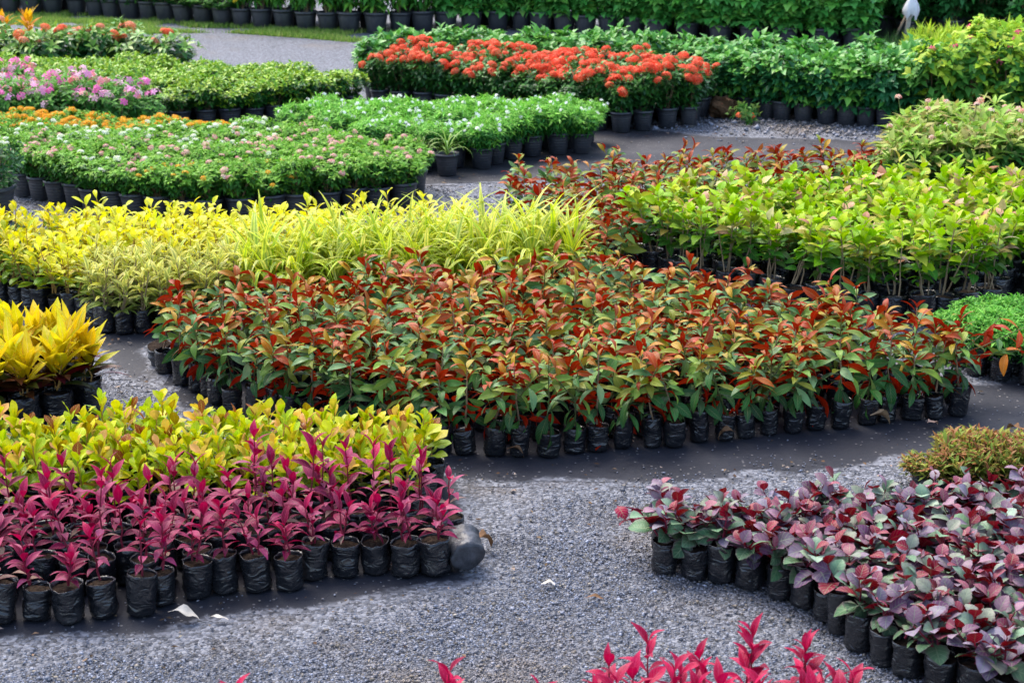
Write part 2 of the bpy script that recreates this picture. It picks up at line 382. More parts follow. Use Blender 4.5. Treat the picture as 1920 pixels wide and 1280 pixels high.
def stem_mesh(mat, r0, r1, seed, n=5, seg=6):
    rr = random.Random(seed); V, F = [], []                       # one metre tall, scaled along z
    for j in range(n + 1):
        t = j / n; ox, oy = (rr.uniform(-.004, .004), rr.uniform(-.004, .004)) if 0 < j < n else (0, 0)
        for i in range(seg):
            a = 6.28318 * i / seg; r = r0 + (r1 - r0) * t
            V.append((ox + r * math.cos(a), oy + r * math.sin(a), t))
    for j in range(n):
        for i in range(seg): F.append((j * seg + i, j * seg + (i + 1) % seg, (j + 1) * seg + (i + 1) % seg, (j + 1) * seg + i))
    return mesh_from('stem', V, F, mat)
BAGS = {k: [bag_mesh(r, h, s + 9 * i) for s in range(9)] for i, (k, r, h) in enumerate([('std', .045, .128), ('slim', .040, .118), ('wide', .060, .150)])}
BAGDIM = {'std': (.045, .128), 'slim': (.040, .118), 'wide': (.060, .150)}
SOILS = {k: soil_mesh(BAGDIM[k][0] * .96, i) for i, k in enumerate(BAGDIM)}
POTDIM = {'small': (.082, .062, .15), 'mid': (.105, .08, .19), 'big': (.130, .098, .215)}
POTS = {k: pot_mesh(*v) for k, v in POTDIM.items()}
PSOIL = {k: soil_mesh(v[0] * .94, i + 7) for i, (k, v) in enumerate(POTDIM.items())}
STEMS = {k: [stem_mesh(M[k], r0, r1, s) for s in range(3)] for k, r0, r1 in
         [('stem_green', .0032, .0018), ('stem_brown', .0040, .0022), ('stem_red', .0036, .0018), ('stem_yellow', .0036, .002)]}

# ---------------------------------------------------------------- plants
def empty(name, x, y, z=0.0, rz=0.0):
    o = bpy.data.objects.new(name, None); o.empty_display_size = 0.05
    o.location = (x, y, z); o.rotation_euler = (0, 0, rz); col.objects.link(o)
    return o
GROUND_Z = 0.008
def bag(P, kind='std', soil=True, hs=1.0, rz=None, tilt=0.075):
    r, h = BAGDIM[kind]
    if rnd.random() < .12: tilt *= 2.2
    b = link('grow_bag', rnd.choice(BAGS[kind]), P, (0, 0, 0), (rnd.uniform(-tilt, tilt), rnd.uniform(-tilt, tilt), rnd.uniform(0, 6.28)), (rnd.uniform(.88, 1.08), rnd.uniform(.88, 1.08), hs * rnd.uniform(.74, 1.08)))
    if soil: link('soil', SOILS[kind], b, (0, 0, h * .87))
    return h * .86 * hs
def pot(P, kind='mid', soil=True, tilt=0.02):
    r, rb, h = POTDIM[kind]
    b = link('pot', POTS[kind], P, (0, 0, 0), (rnd.uniform(-tilt, tilt), rnd.uniform(-tilt, tilt), rnd.uniform(0, 6.28)), rnd.uniform(.95, 1.05))
    if soil: link('soil', PSOIL[kind], b, (0, 0, h * .84))
    return h * .84
def stem(P, base, d, length, kind):
    q = Vector((0, 0, 1)).rotation_difference(Vector(d).normalized()).to_euler()
    return link('stem', rnd.choice(STEMS[kind]), P, base, q, (1, 1, length))
def shoot(P, base, d, length, n, t0, meshes, colf, el, size, opposite=False, jit=12, az0=None, skip=0.0, roll=14):
    """Leaves up one stem: el(t) lift in degrees, size(t) scale, colf(t) colour; t runs from the lowest leaf to the tip."""
    d = Vector(d).normalized(); az = rnd.uniform(0, 6.28) if az0 is None else az0
    for i in range(n):
        t = i / max(1, n - 1); p = Vector(base) + d * length * (t0 + (1 - t0) * t)
        for k in range(2 if opposite else 1):
            if rnd.random() < skip: continue
            a = az + (math.pi * k) + rnd.gauss(0, .22)
            s = size(t) * rnd.uniform(.85, 1.15)
            ms = meshes(t) if callable(meshes) else meshes
            link('leaf', rnd.choice(ms), P, p, (R(el(t) + rnd.gauss(0, jit)), R(rnd.gauss(0, roll)), a), s, colf(t), 'YXZ')
        az += math.pi / 2 + rnd.uniform(-.15, .15) if opposite else 2.399 + rnd.uniform(-.3, .3)
def lean(mx):
    a = rnd.uniform(0, 6.28); k = abs(rnd.gauss(0, mx)); return (math.cos(a) * k, math.sin(a) * k, 1.0)

# ---- joined foliage for shrubs whose leaves are too small to pick apart
def bush(name, mat, tops, sides, lps, Rc, Hc, z0, L, W, ptop, plow, el=(10, 60), droop=.25, upright=.6, inner=1, lj=.25):
    V, F, C, tips = [], [], [], []
    def leafquad(p, ax, az, e, l, w, c):
        ax = ax.normalized()
        s1 = ax.orthogonal().normalized(); s2 = ax.cross(s1)
        o = s1 * math.cos(az) + s2 * math.sin(az)
        f = (o * math.cos(e) + ax * math.sin(e)).normalized(); side = f.cross(ax)
        if side.length < .1: side = s2
        side.normalize(); up = side.cross(f).normalized()
        if up.z < 0 and rnd.random() < .7: up = -up
        b = len(V); m = p + f * l * .5
        V.extend([p, m - side * w * .5 + up * w * .15, m - up * 0.0, m + side * w * .5 + up * w * .15, p + f * l - up * l * droop])
        F.extend([(b, b + 2, b + 1), (b, b + 3, b + 2), (b + 1, b + 2, b + 4), (b + 2, b + 3, b + 4)])
        C.extend([c] * 5)
    for i in range(tops + sides):
        ph = rnd.uniform(0, 6.283)
        if i < tops:
            u = math.sqrt(rnd.random()); r = Rc * u; z = z0 + Hc * (.62 + .38 * math.sqrt(max(0, 1 - u * u))) * rnd.uniform(.84, 1.14); lo = 0
        else:
            hh = rnd.uniform(.08, .72); z = z0 + Hc * hh; r = Rc * rnd.uniform(.6, 1.0) * (.42 + .58 * min(1, hh / .5)); lo = 1
        p = Vector((r * math.cos(ph), r * math.sin(ph), z))
        ax = Vector((math.cos(ph) * r / Rc * (1 - upright) * 1.6, math.sin(ph) * r / Rc * (1 - upright) * 1.6, upright + .25)) + Vector((rnd.gauss(0, .12), rnd.gauss(0, .12), 0))
        if not lo: tips.append((p.copy(), ax.normalized()))
        for tier in range(inner + 1):
            q = p - ax.normalized() * tier * L * .75
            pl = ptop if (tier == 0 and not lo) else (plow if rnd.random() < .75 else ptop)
            for k in range(lps):
                az = 6.283 * k / lps + rnd.uniform(-.4, .4) + tier
                e = R(rnd.uniform(*el)) - tier * .35
                s = rnd.uniform(1 - lj, 1 + lj) * (1 if tier else rnd.choice((.6, .9, 1)))
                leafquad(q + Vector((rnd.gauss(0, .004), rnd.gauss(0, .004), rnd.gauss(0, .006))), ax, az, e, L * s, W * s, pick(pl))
    # twigs from the soil up into the crown
    me = mesh_from(name, V, F, mat, True, C)
    return me, tips
def twigs(name, tips, z0, mat, n=7, r=.003):
    V, F = [], []
    for p, ax in rnd.sample(tips, min(n, len(tips))):
        a = Vector((p.x * .12, p.y * .12, z0)); m = Vector((p.x * .55, p.y * .55, (z0 + p.z) * .5)); b = p - ax * .01
        for q0, q1, ra, rb in ((a, m, r, r * .8), (m, b, r * .8, r * .45)):
            k = len(V)
            for c, rr in ((q0, ra), (q1, rb)):
                for i in range(4): V.append((c.x + rr * math.cos(1.5708 * i), c.y + rr * math.sin(1.5708 * i), c.z))
            F.extend([(k + i, k + (i + 1) % 4, k + 4 + (i + 1) % 4, k + 4 + i) for i in range(4)])
    return mesh_from(name, V, F, mat)
def floret_head(name, n, Rh, petal, mat, palette, flat=.6, pet=4):
    V, F, C = [], [], []
    for i in range(n):
        u = (i + .5) / n; th = math.acos(1 - u * .95); ph = 2.399 * i
        nrm = Vector((math.sin(th) * math.cos(ph), math.sin(th) * math.sin(ph), math.cos(th)))
        p = Vector((nrm.x * Rh, nrm.y * Rh, nrm.z * Rh * flat)) * rnd.uniform(.9, 1.1)
        s1 = nrm.orthogonal().normalized(); s2 = nrm.cross(s1); c = pick(palette)
        for k in range(pet):
            a = 6.283 * k / pet + i
            o = s1 * math.cos(a) + s2 * math.sin(a); sd_ = nrm.cross(o); b = len(V)
            V.extend([p, p + o * petal * .6 - sd_ * petal * .32, p + o * petal * 1.05 - nrm * petal * .12, p + o * petal * .6 + sd_ * petal * .32])
            F.append((b, b + 1, b + 2, b + 3)); C.extend([c] * 4)
    return mesh_from(name, V, F, mat, False, C)

# ---------------------------------------------------------------- laying out a bed
def inside(p, poly):
    x, y = p; c = False
    for (x1, y1), (x2, y2) in zip(poly, poly[1:] + poly[:1]):
        if (y1 > y) != (y2 > y) and x < (x2 - x1) * (y - y1) / (y2 - y1) + x1: c = not c
    return c
def along(line, step):
    out = []; carry = 0.0
    for (x1, y1), (x2, y2) in zip(line, line[1:]):
        d = math.hypot(x2 - x1, y2 - y1); t = carry
        while t < d: out.append((x1 + (x2 - x1) * t / d, y1 + (y2 - y1) * t / d)); t += step
        carry = t - d
    return out
def spots(key, step, fstep=None, jit=.12, ang=0.0):
    """Front row along the bed's front edge, then staggered rows behind it."""
    poly, line = PLAN[key]
    front = along(line, fstep or step * .92) if line else []
    front = [(x + rnd.uniform(-.08, .08) * step, y + rnd.uniform(-.12, .12) * step) for x, y in front]
    rest = []
    xs = [p[0] for p in poly]; ys = [p[1] for p in poly]; cx, cy = sum(xs) / len(xs), sum(ys) / len(ys); D = max(max(xs) - min(xs), max(ys) - min(ys))
    n = int(D / step) + 2; ca, sa = math.cos(ang), math.sin(ang)
    for j in range(-n, n + 1):
        for i in range(-n, n + 1):
            u = (i + .5 * (j % 2)) * step; v = j * step * .87
            p = (cx + u * ca - v * sa + rnd.uniform(-jit, jit) * step, cy + u * sa + v * ca + rnd.uniform(-jit, jit) * step)
            if inside(p, poly) and all((p[0] - q[0]) ** 2 + (p[1] - q[1]) ** 2 > (step * .88) ** 2 for q in front): rest.append(p)
    return front, rest
ORD = ('first second third fourth fifth sixth seventh eighth ninth tenth eleventh twelfth thirteenth fourteenth fifteenth sixteenth seventeenth eighteenth nineteenth twentieth '
       'twenty-first twenty-second twenty-third twenty-fourth twenty-fifth twenty-sixth twenty-seventh twenty-eighth twenty-ninth thirtieth thirty-first thirty-second thirty-third thirty-fourth thirty-fifth thirty-sixth').split()
def in_view(x, y, m=0.0):
    return abs(x) < (y * .955 + .68) * .30 - m
def plant_bed(key, name, cat, step, make, flabel, ilabel, group, fstep=None, ang=0.0, jit=.12):
    front, rest = spots(key, step, fstep, jit, ang)
    front.sort(); k = 0
    for x, y in front:
        P = empty(name, x, y, GROUND_Z, rnd.uniform(0, 6.28)); make(P, True, x, y)
        if in_view(x, y) and flabel:
            tag(P, flabel.format(ORD[min(k, len(ORD) - 1)]), cat, group); k += 1
        else: tag(P, ilabel, cat, group)
    for x, y in rest:
        P = empty(name, x, y, GROUND_Z, rnd.uniform(0, 6.28)); make(P, False, x, y)
        tag(P, ilabel, cat, group)
    return len(front), len(rest)
# ---------------------------------------------------------------- ground
def ground_mat():
    m, nt, out = newmat('grey_gravel')
    tc = N(nt, 'ShaderNodeTexCoord'); v = tc.outputs['Object']
    vo = N(nt, 'ShaderNodeTexVoronoi'); vo.inputs['Scale'].default_value = 85.0; nt.links.new(v, vo.inputs['Vector'])
    sx = N(nt, 'ShaderNodeSeparateColor'); nt.links.new(vo.outputs['Color'], sx.inputs[0])
    c = ramp(nt, sx.outputs[0], [(0.0, (0.06, 0.062, 0.07)), (0.5, (0.135, 0.142, 0.165)), (1.0, (0.25, 0.26, 0.295))])
    big = noise_n(nt, v, 1.1, 5.0, 0.62)
    f = math_n(nt, 'MULTIPLY_ADD', big.outputs[0], 5.0, -2.7, clamp=True)
    c = mix(nt, math_n(nt, 'MULTIPLY', f, 0.55), c, rgba((0.19, 0.145, 0.10)))          # sandy dirt
    big2 = noise_n(nt, v, 0.9, 4.0, 0.6); big2.inputs['Distortion'].default_value = .5
    f = math_n(nt, 'MULTIPLY_ADD', big2.outputs[0], -6.0, 2.4, clamp=True)
    c = mix(nt, math_n(nt, 'MULTIPLY', f, 0.7), c, rgba((0.045, 0.042, 0.045)))         # damp dark grit
    pb = N(nt, 'ShaderNodeBsdfPrincipled'); nt.links.new(c, pb.inputs['Base Color']); pb.inputs['Roughness'].default_value = .85
    bp = N(nt, 'ShaderNodeBump'); bp.inputs['Strength'].default_value = 0.8; bp.inputs['Distance'].default_value = 0.012
    nt.links.new(vo.outputs['Distance'], bp.inputs['Height']); bp.invert = True
    nt.links.new(bp.outputs[0], pb.inputs['Normal']); nt.links.new(pb.outputs[0], out.inputs[0])
    return m
def mat_mat(name, base, dusty, amt):
    m, nt, out = newmat(name)
    tc = N(nt, 'ShaderNodeTexCoord'); v = tc.outputs['Object']
    d1 = noise_n(nt, v, 2.2, 6.0, 0.65); d2 = noise_n(nt, v, 30.0, 4.0, 0.7); vo = N(nt, 'ShaderNodeTexVoronoi'); vo.inputs['Scale'].default_value = 70; nt.links.new(v, vo.inputs['Vector'])
    f = math_n(nt, 'MULTIPLY', math_n(nt, 'MULTIPLY_ADD', d1.outputs[0], 3.2, -1.3, clamp=True), amt)
    f = math_n(nt, 'MULTIPLY', f, math_n(nt, 'MULTIPLY_ADD', d2.outputs[0], 1.4, .3))
    c = mix(nt, f, rgba(base), rgba(dusty))
    sx = N(nt, 'ShaderNodeSeparateColor'); nt.links.new(vo.outputs['Color'], sx.inputs[0])
    g = math_n(nt, 'MULTIPLY', math_n(nt, 'GREATER_THAN', sx.outputs[0], .93), math_n(nt, 'LESS_THAN', vo.outputs['Distance'], .33))
    c = mix(nt, g, c, rgba((.17, .16, .155)))                                            # loose grit
    at = N(nt, 'ShaderNodeAttribute'); at.attribute_name = 'Col'; d3 = noise_n(nt, v, 7.0, 6.0, .7)          # grit washed in over the hem of the sheet
    e = math_n(nt, 'SUBTRACT', math_n(nt, 'MULTIPLY_ADD', d3.outputs[0], 2.2, -.55), math_n(nt, 'MULTIPLY', at.outputs['Fac'], 2.1))
    e = math_n(nt, 'MULTIPLY_ADD', e, 3.0, .35, clamp=True)
    c = mix(nt, e, c, ramp(nt, sx.outputs[1], [(0.0, (0.05, 0.052, 0.06)), (0.5, (0.12, 0.125, 0.145)), (1.0, (0.24, 0.25, 0.28))]))
    d4 = noise_n(nt, v, 1.7, 5.0, .65)
    c = mix(nt, math_n(nt, 'MULTIPLY', math_n(nt, 'MULTIPLY_ADD', d4.outputs[0], 6.0, -3.5, clamp=True), .5), c, rgba((.075, .058, .045)))   # mud
    pb = N(nt, 'ShaderNodeBsdfPrincipled'); nt.links.new(c, pb.inputs['Base Color']); pb.inputs['Roughness'].default_value = .72; pb.inputs['Specular IOR Level'].default_value = .35
    bp = N(nt, 'ShaderNodeBump'); bp.inputs['Strength'].default_value = .5; bp.inputs['Distance'].default_value = .008
    nt.links.new(d2.outputs[0], bp.inputs['Height']); nt.links.new(bp.outputs[0], pb.inputs['Normal']); nt.links.new(pb.outputs[0], out.inputs[0])
    return m
M['gravel'] = ground_mat()
M['weed_mat'] = mat_mat('black_weed_mat', (.014, .016, .024), (.042, .045, .058), .6)
M['dark_soil'] = mat_mat('trodden_dark_soil', (.019, .020, .027), (.062, .060, .064), .8)
S = 300
tag(link('ground', mesh_from('ground', [(-S, -S, 0), (S, -S, 0), (S, S, 0), (-S, S, 0)], [(0, 1, 2, 3)], M['gravel'], False)),
    'grey gravel yard the beds of plants stand on', 'ground', kind='structure')
def ragged(poly, step=.05, amp=.13, seed=0):
    out = []
    for (x1, y1), (x2, y2) in zip(poly, poly[1:] + poly[:1]):
        n = max(1, int(math.hypot(x2 - x1, y2 - y1) / step))
        for i in range(n):
            x = x1 + (x2 - x1) * i / n; y = y1 + (y2 - y1) * i / n
            q = Vector((x * 2.3, y * 2.3, seed)); q2 = Vector((x * 9, y * 9, seed + 4))
            out.append((x + amp * noise.noise(q) + amp * .3 * noise.noise(q2), y + amp * noise.noise(q + Vector((9, 3, 1))) + amp * .3 * noise.noise(q2 + Vector((5, 5, 5)))))
    return out
def edge_d(x, y, poly):
    d = 9.0
    for (x1, y1), (x2, y2) in zip(poly, poly[1:] + poly[:1]):
        ux, uy = x2 - x1, y2 - y1; t = max(0, min(1, ((x - x1) * ux + (y - y1) * uy) / (ux * ux + uy * uy + 1e-9)))
        d = min(d, math.hypot(x - x1 - ux * t, y - y1 - uy * t))
    return d if not inside((x, y), poly) else -d
MATS = []
for i, (k, nm, mt, lab) in enumerate([('mat_front', 'weed_mat', 'weed_mat', 'black weed mat under the magenta plants at lower left'),
                                      ('mat_center', 'weed_mat', 'weed_mat', 'dark weed mat under and in front of the red-backed plants'),
                                      ('mat_left', 'soil_path', 'dark_soil', 'dark trodden soil under the yellow plants'),
                                      ('mat_back', 'soil_path', 'dark_soil', 'dark trodden soil around the white starry flower pots')]):
    pg = ragged(PLAN[k][0], seed=i * 3.3); MATS.append(PLAN[k][0])
    z = .0010 + .0008 * i; st = .05 if i < 2 else .08
    xs = [p[0] for p in pg]; ys = [p[1] for p in pg]; nx, ny = int((max(xs) - min(xs)) / st) + 2, int((max(ys) - min(ys)) / st) + 2
    ix, V, F, C = {}, [], [], []
    def vert(a, b):
        if (a, b) not in ix:
            x, y = min(xs) + a * st, min(ys) + b * st; d = -edge_d(x, y, pg)
            ix[(a, b)] = len(V); V.append((x, y, z + .004 * max(0, min(1, d * 4)) * max(0, noise.noise(Vector((x * 3, y * 3, i)))))); e = max(0.0, min(1.0, d / .15)); C.append((e, e, e, 1))
        return ix[(a, b)]
    for a in range(nx):
        for b in range(ny):
            if inside((min(xs) + (a + .5) * st, min(ys) + (b + .5) * st), pg): F.append((vert(a, b), vert(a + 1, b), vert(a + 1, b + 1), vert(a, b + 1)))
    o = link(nm, mesh_from(nm, V, F, M[mt], True, C))
    tag(o, lab, 'mat' if i < 2 else 'soil', kind='structure')
# loose stones: one mass nobody could count
def stones(name, regions, mat, label, seed=3):
    g = np.random.default_rng(seed); V = []; F = []; C = []; nb = 0
    tmpl = np.array([(1, 0, 0), (0, 1, 0), (-1, 0, 0), (0, -1, 0), (0, 0, 1), (0, 0, -1)], dtype=float)
    tri = np.array([(0, 1, 4), (1, 2, 4), (2, 3, 4), (3, 0, 4), (1, 0, 5), (2, 1, 5), (3, 2, 5), (0, 3, 5)])
    for (x0, x1, y0, y1, n, s0, s1, dens) in regions:
        P = np.stack([g.uniform(x0, x1, n), g.uniform(y0, y1, n)], 1)
        nx, ny = int((x1 - x0) / .045) + 2, int((y1 - y0) / .045) + 2
        G = np.array([[dens(x0 + .045 * i, y0 + .045 * j) for j in range(ny)] for i in range(nx)])
        keep = g.random(n) < G[((P[:, 0] - x0) / .045 + g.random(n)).astype(int), ((P[:, 1] - y0) / .045 + g.random(n)).astype(int)]
        P = P[keep]; n = len(P)
        s = g.uniform(s0, s1, n) * np.where(g.random(n) < .06, 1.7, 1.0) * np.where(g.random(n) < .35, .65, 1.0)
        T = tmpl[None] * g.uniform(.55, 1.25, (n, 6, 1)) + g.normal(0, .16, (n, 6, 3))
        T[:, :, 2] *= .62
        a = g.uniform(0, 6.283, n); ca, sa = np.cos(a)[:, None], np.sin(a)[:, None]
        el = g.uniform(.65, 1.0, n)[:, None]
        X = (T[:, :, 0] * ca - T[:, :, 1] * el * sa) * s[:, None] + P[:, 0:1]
        Y = (T[:, :, 0] * sa + T[:, :, 1] * el * ca) * s[:, None] + P[:, 1:2]
        Z = T[:, :, 2] * s[:, None] + (s * .30)[:, None] + g.uniform(0, .003, n)[:, None] + .003
        V.append(np.stack([X, Y, Z], 2).reshape(-1, 3))
        F.append((tri[None] + (np.arange(n) * 6)[:, None, None] + nb).reshape(-1, 3)); nb += n * 6
        v = g.choice([.10, .14, .18, .22, .27, .34], n, p=[.17, .23, .24, .18, .12, .06]) * g.uniform(.8, 1.2, n)
        warm = g.random(n) < .13
        cc = np.stack([v * np.where(warm, 1.10, .91), v * np.where(warm, .96, .985), v * np.where(warm, .78, 1.22), np.ones(n)], 1)
        C.append(np.repeat(cc, 6, 0))
    V = np.concatenate(V); F = np.concatenate(F); C = np.concatenate(C)
    me = bpy.data.meshes.new(name)
    me.vertices.add(len(V)); me.vertices.foreach_set('co', V.ravel())
    me.loops.add(F.size); me.loops.foreach_set('vertex_index', F.ravel().astype(np.int32))
    me.polygons.add(len(F)); me.polygons.foreach_set('loop_start', np.arange(0, F.size, 3, dtype=np.int32)); me.polygons.foreach_set('loop_total', np.full(len(F), 3, dtype=np.int32))
    at = me.color_attributes.new('Col', 'FLOAT_COLOR', 'POINT'); at.data.foreach_set('color', C.astype(np.float32).ravel())
    me.materials.append(mat); me.update(); me.validate()
    tag(link(name, me), label, 'gravel', kind='stuff')
def stone_mat():
    m, nt, out = newmat('gravel_stone')
    at = N(nt, 'ShaderNodeAttribute'); at.attribute_name = 'Col'
    tc = N(nt, 'ShaderNodeTexCoord'); nz = noise_n(nt, tc.outputs['Object'], 1.1, 5.0, .62)
    f = math_n(nt, 'MULTIPLY', math_n(nt, 'MULTIPLY_ADD', nz.outputs[0], 5.0, -2.4, clamp=True), .7)
    c = mix(nt, f, at.outputs['Color'], rgba((.25, .185, .12)))
    n2 = noise_n(nt, tc.outputs['Object'], 1.6, 6.0, .66)
    c = mix(nt, math_n(nt, 'MULTIPLY', math_n(nt, 'MULTIPLY_ADD', n2.outputs[0], -8.0, 3.75, clamp=True), .72), c, rgba((.05, .048, .052)))   # damp dark grit
    pb = N(nt, 'ShaderNodeBsdfPrincipled'); nt.links.new(c, pb.inputs['Base Color']); pb.inputs['Roughness'].default_value = .6
    nt.links.new(pb.outputs[0], out.inputs[0])
    return m
def dens_gravel(x, y):
    if not in_view(x, y, -.35): return 0.0
    d = min(edge_d(x, y, p) for p in MATS)
    n = noise.noise(Vector((x * 3.0, y * 3.0, .3))); n2 = noise.noise(Vector((x * 1.1, y * 1.1, 7.3)))
    base = max(0.0, min(1.0, (d + .07 + .16 * n + .08 * noise.noise(Vector((x * 11.0, y * 11.0, 4.1)))) / .30)) ** 1.3 * max(.25, min(1.0, .85 + .9 * n2))
    return max(base, .012 if d > -.6 else 0.004)
stones('gravel', [(-1.8, 2.2, 3.7, 5.2, 150000, .0028, .0062, dens_gravel), (-2.2, 2.6, 5.2, 7.2, 105000, .0030, .0066, dens_gravel), (-3.6, 3.6, 7.2, 13.5, 50000, .006, .011, dens_gravel), (.9, 3.6, 11.0, 13.6, 5000, .012, .022, dens_gravel)],
       stone_mat(), 'loose grey gravel stones strewn over the yard')
# grass verge at the far side of the yard
def grass(name, poly, n, h, label, seed=5, colsx=('7ca63e', '9cc050', '6c9a38', 'b4bc6a', 'a8c85a')):
    g = random.Random(seed); V, F, C = [], [], []
    xs = [p[0] for p in poly]; ys = [p[1] for p in poly]; pc = pal(*colsx)
    while len(F) < n:
        x, y = g.uniform(min(xs), max(xs)), g.uniform(min(ys), max(ys))
        if not inside((x, y), poly) or noise.noise(Vector((x * 1.7, y * 1.7, 2))) < -.28 * g.random() - .05: continue
        a = g.uniform(0, 6.28); l = h * g.uniform(.4, 1.2); b = len(V); w = .006; c = pick(pc)
        dx, dy = math.cos(a), math.sin(a); t = g.uniform(.1, .9)
        l *= 1.0; V.extend([(x - dy * w, y + dx * w, 0), (x + dy * w, y - dx * w, 0), (x + dx * l * t, y + dy * l * t, l)]); F.append((b, b + 1, b + 2)); C.extend([c] * 3)
    tag(link(name, mesh_from(name, V, F, M['grass'], False, C)), label, 'grass', kind='stuff')
M['grass'] = leaf_mat('grass_blade', True, transl=.3, rough=.6, mottle=.2)
grass('grass', PLAN['grass1'][0], 30000, .05, 'short green grass verge in front of the far pot row')
lx, ly = PLAN['lantana'][0][0]
grass('grass_patch', [(-3.3, 8.95), (-2.15, 9.0), (-2.1, 9.5), (-3.2, 9.75)], 2600, .05, 'patch of grass at left behind the yellow plants', 8)
grass('weeds', [(3.2, 13.6), (5.0, 15.0), (4.2, 17.6), (3.2, 17.0)], 5000, .22, 'rough dark weeds around the white stake', 9, ('3f6a2a', '4f7a30', '2f5522'))
# ---------------------------------------------------------------- 1 magenta plants in bags (lower left and foreground)
LM = leaf_mat('magenta_leaf', under=lin('b01c48', K), under_mix=.7, transl=.28, rough=.46, spec=.22, mottle=.5, vein=lin('d05a80', K), vein_amt=.5, vein_n=7, edge=lin('c84070', K))
L_MAG = leafset('leaf', 9, .082, .029, P_lance, LM, arch=.75, fold=.45)
C_MAGT = pal('aa2850', '962048', 'bc3056', '80183a'); C_MAGM = pal('92405f', '822a48', 'a84e6c', '681c34', 'ae6078', '9a5068'); C_MAGL = pal('7a1e40', '8e3454', '68183a', 'a85478', '9a8a78')
def magenta(P, front, x, y, tall=None, bagk='std', red=False):
    z = bag(P, bagk, True)
    h = tall if tall else (rnd.uniform(.10, .17) if front else rnd.choice((rnd.uniform(.08, .15), rnd.uniform(.10, .18), rnd.uniform(.15, .27))))
    cf = (lambda t: pick(pal('be264e', 'a81c42', 'cc345a')) if t > .3 else pick(C_MAGM)) if red else (lambda t: pick(C_MAGT) if t > .72 else pick(C_MAGM) if t > .25 else pick(C_MAGL))
    for k in range(rnd.choice((1, 1, 2)) if not front else rnd.choice((2, 2, 3))):
        d = lean(.10 if not front else .2); l = h * (1 if k == 0 else rnd.uniform(.55, .9)); b = (rnd.uniform(-.012, .012), rnd.uniform(-.012, .012), z)
        stem(P, b, d, l, 'stem_red')
        shoot(P, b, d, l, max(4, int(l / .036)), .28 if not front else .2, L_MAG, cf, lambda t: 16 + 50 * t ** 1.4, lambda t: .95 - .30 * abs(t - .55), True, 12)
def mk_mag(P, f, x, y):
    magenta(P, f and rnd.random() < .85, x, y, None if not f else rnd.uniform(.09, .17))
plant_bed('magenta', 'magenta_plant', 'potted plant', .105, mk_mag,
          '{} magenta-leaved plant from left in the front row of the lower-left bed', 'taller magenta-leaved bagged plant behind the front row of the lower-left bed', 'magenta plants at lower left', fstep=.100)
FG = [(-.16, 3.50, .315), (-.64, 3.46, .285), (.0, 3.44, .275), (-.30, 3.42, .265), (-.50, 3.40, .265), (.08, 3.42, .24), (.14, 3.45, .25)] + [(.20 + .60 * k / 25 + rnd.uniform(-.02, .02), 3.48 + .10 * (k % 3) - .03 + rnd.uniform(-.02, .02), rnd.uniform(.235, .315)) for k in range(26)]
FG.sort()
for i, (x, y, h) in enumerate(FG):
    P = empty('magenta_plant', x, y, GROUND_Z, rnd.uniform(0, 6.28)); magenta(P, False, x, y, h, 'slim', True)
    tag(P, '{} pinkish-red plant tip from left along the bottom edge of the photo'.format(ORD[i]), 'potted plant', 'red plant tips in the foreground')

# ---------------------------------------------------------------- 2 yellow-green croton
LC = leaf_mat('croton_leaf', under=lin('9aa83a', K), under_mix=.5, transl=.38, rough=.36, vein=lin('f0e060', K), vein_amt=.55, vein_n=8, blotch=lin('a8521e', K), blotch_amt=.45)
L_CRO = leafset('leaf', 10, .088, .042, P_obov, LC, arch=.45, fold=.3, wave=.22)
C_CY = pal('9a4a24', 'f0e050', 'e6e44c', 'dce044', 'f0c86a', 'f0b880', 'd2e040', 'c4dc38', 'b4d438'); C_CG = pal('b4cc30', '9cbc2c', '86aa2c', 'c4cf38', 'd8c84a'); C_CD = pal('6f8a26', '80702a', '8a4a22', '5a6a24')
def croton(P, front, x, y):
    z = bag(P, 'std', False); h = rnd.uniform(.11, .18)
    n = rnd.randint(10, 13); d = lean(.12); b = (0, 0, z); orange = rnd.random() < (.55 if y > 5.5 else .22)
    stem(P, b, d, h, 'stem_yellow')
    shoot(P, b, d, h, n + 6, .06, L_CRO, lambda t: pick(C_CY) if t > (.3 if orange else .72) else (pick(C_CG) if t > .25 or rnd.random() < .5 else pick(C_CD)), lambda t: 28 + 45 * t, lambda t: 1.05 - .35 * t, False, 13)
plant_bed('croton', 'croton', 'potted plant', .098, croton, None, 'yellow-green croton packed in the bed behind the magenta plants', 'yellow-green crotons', ang=.05)

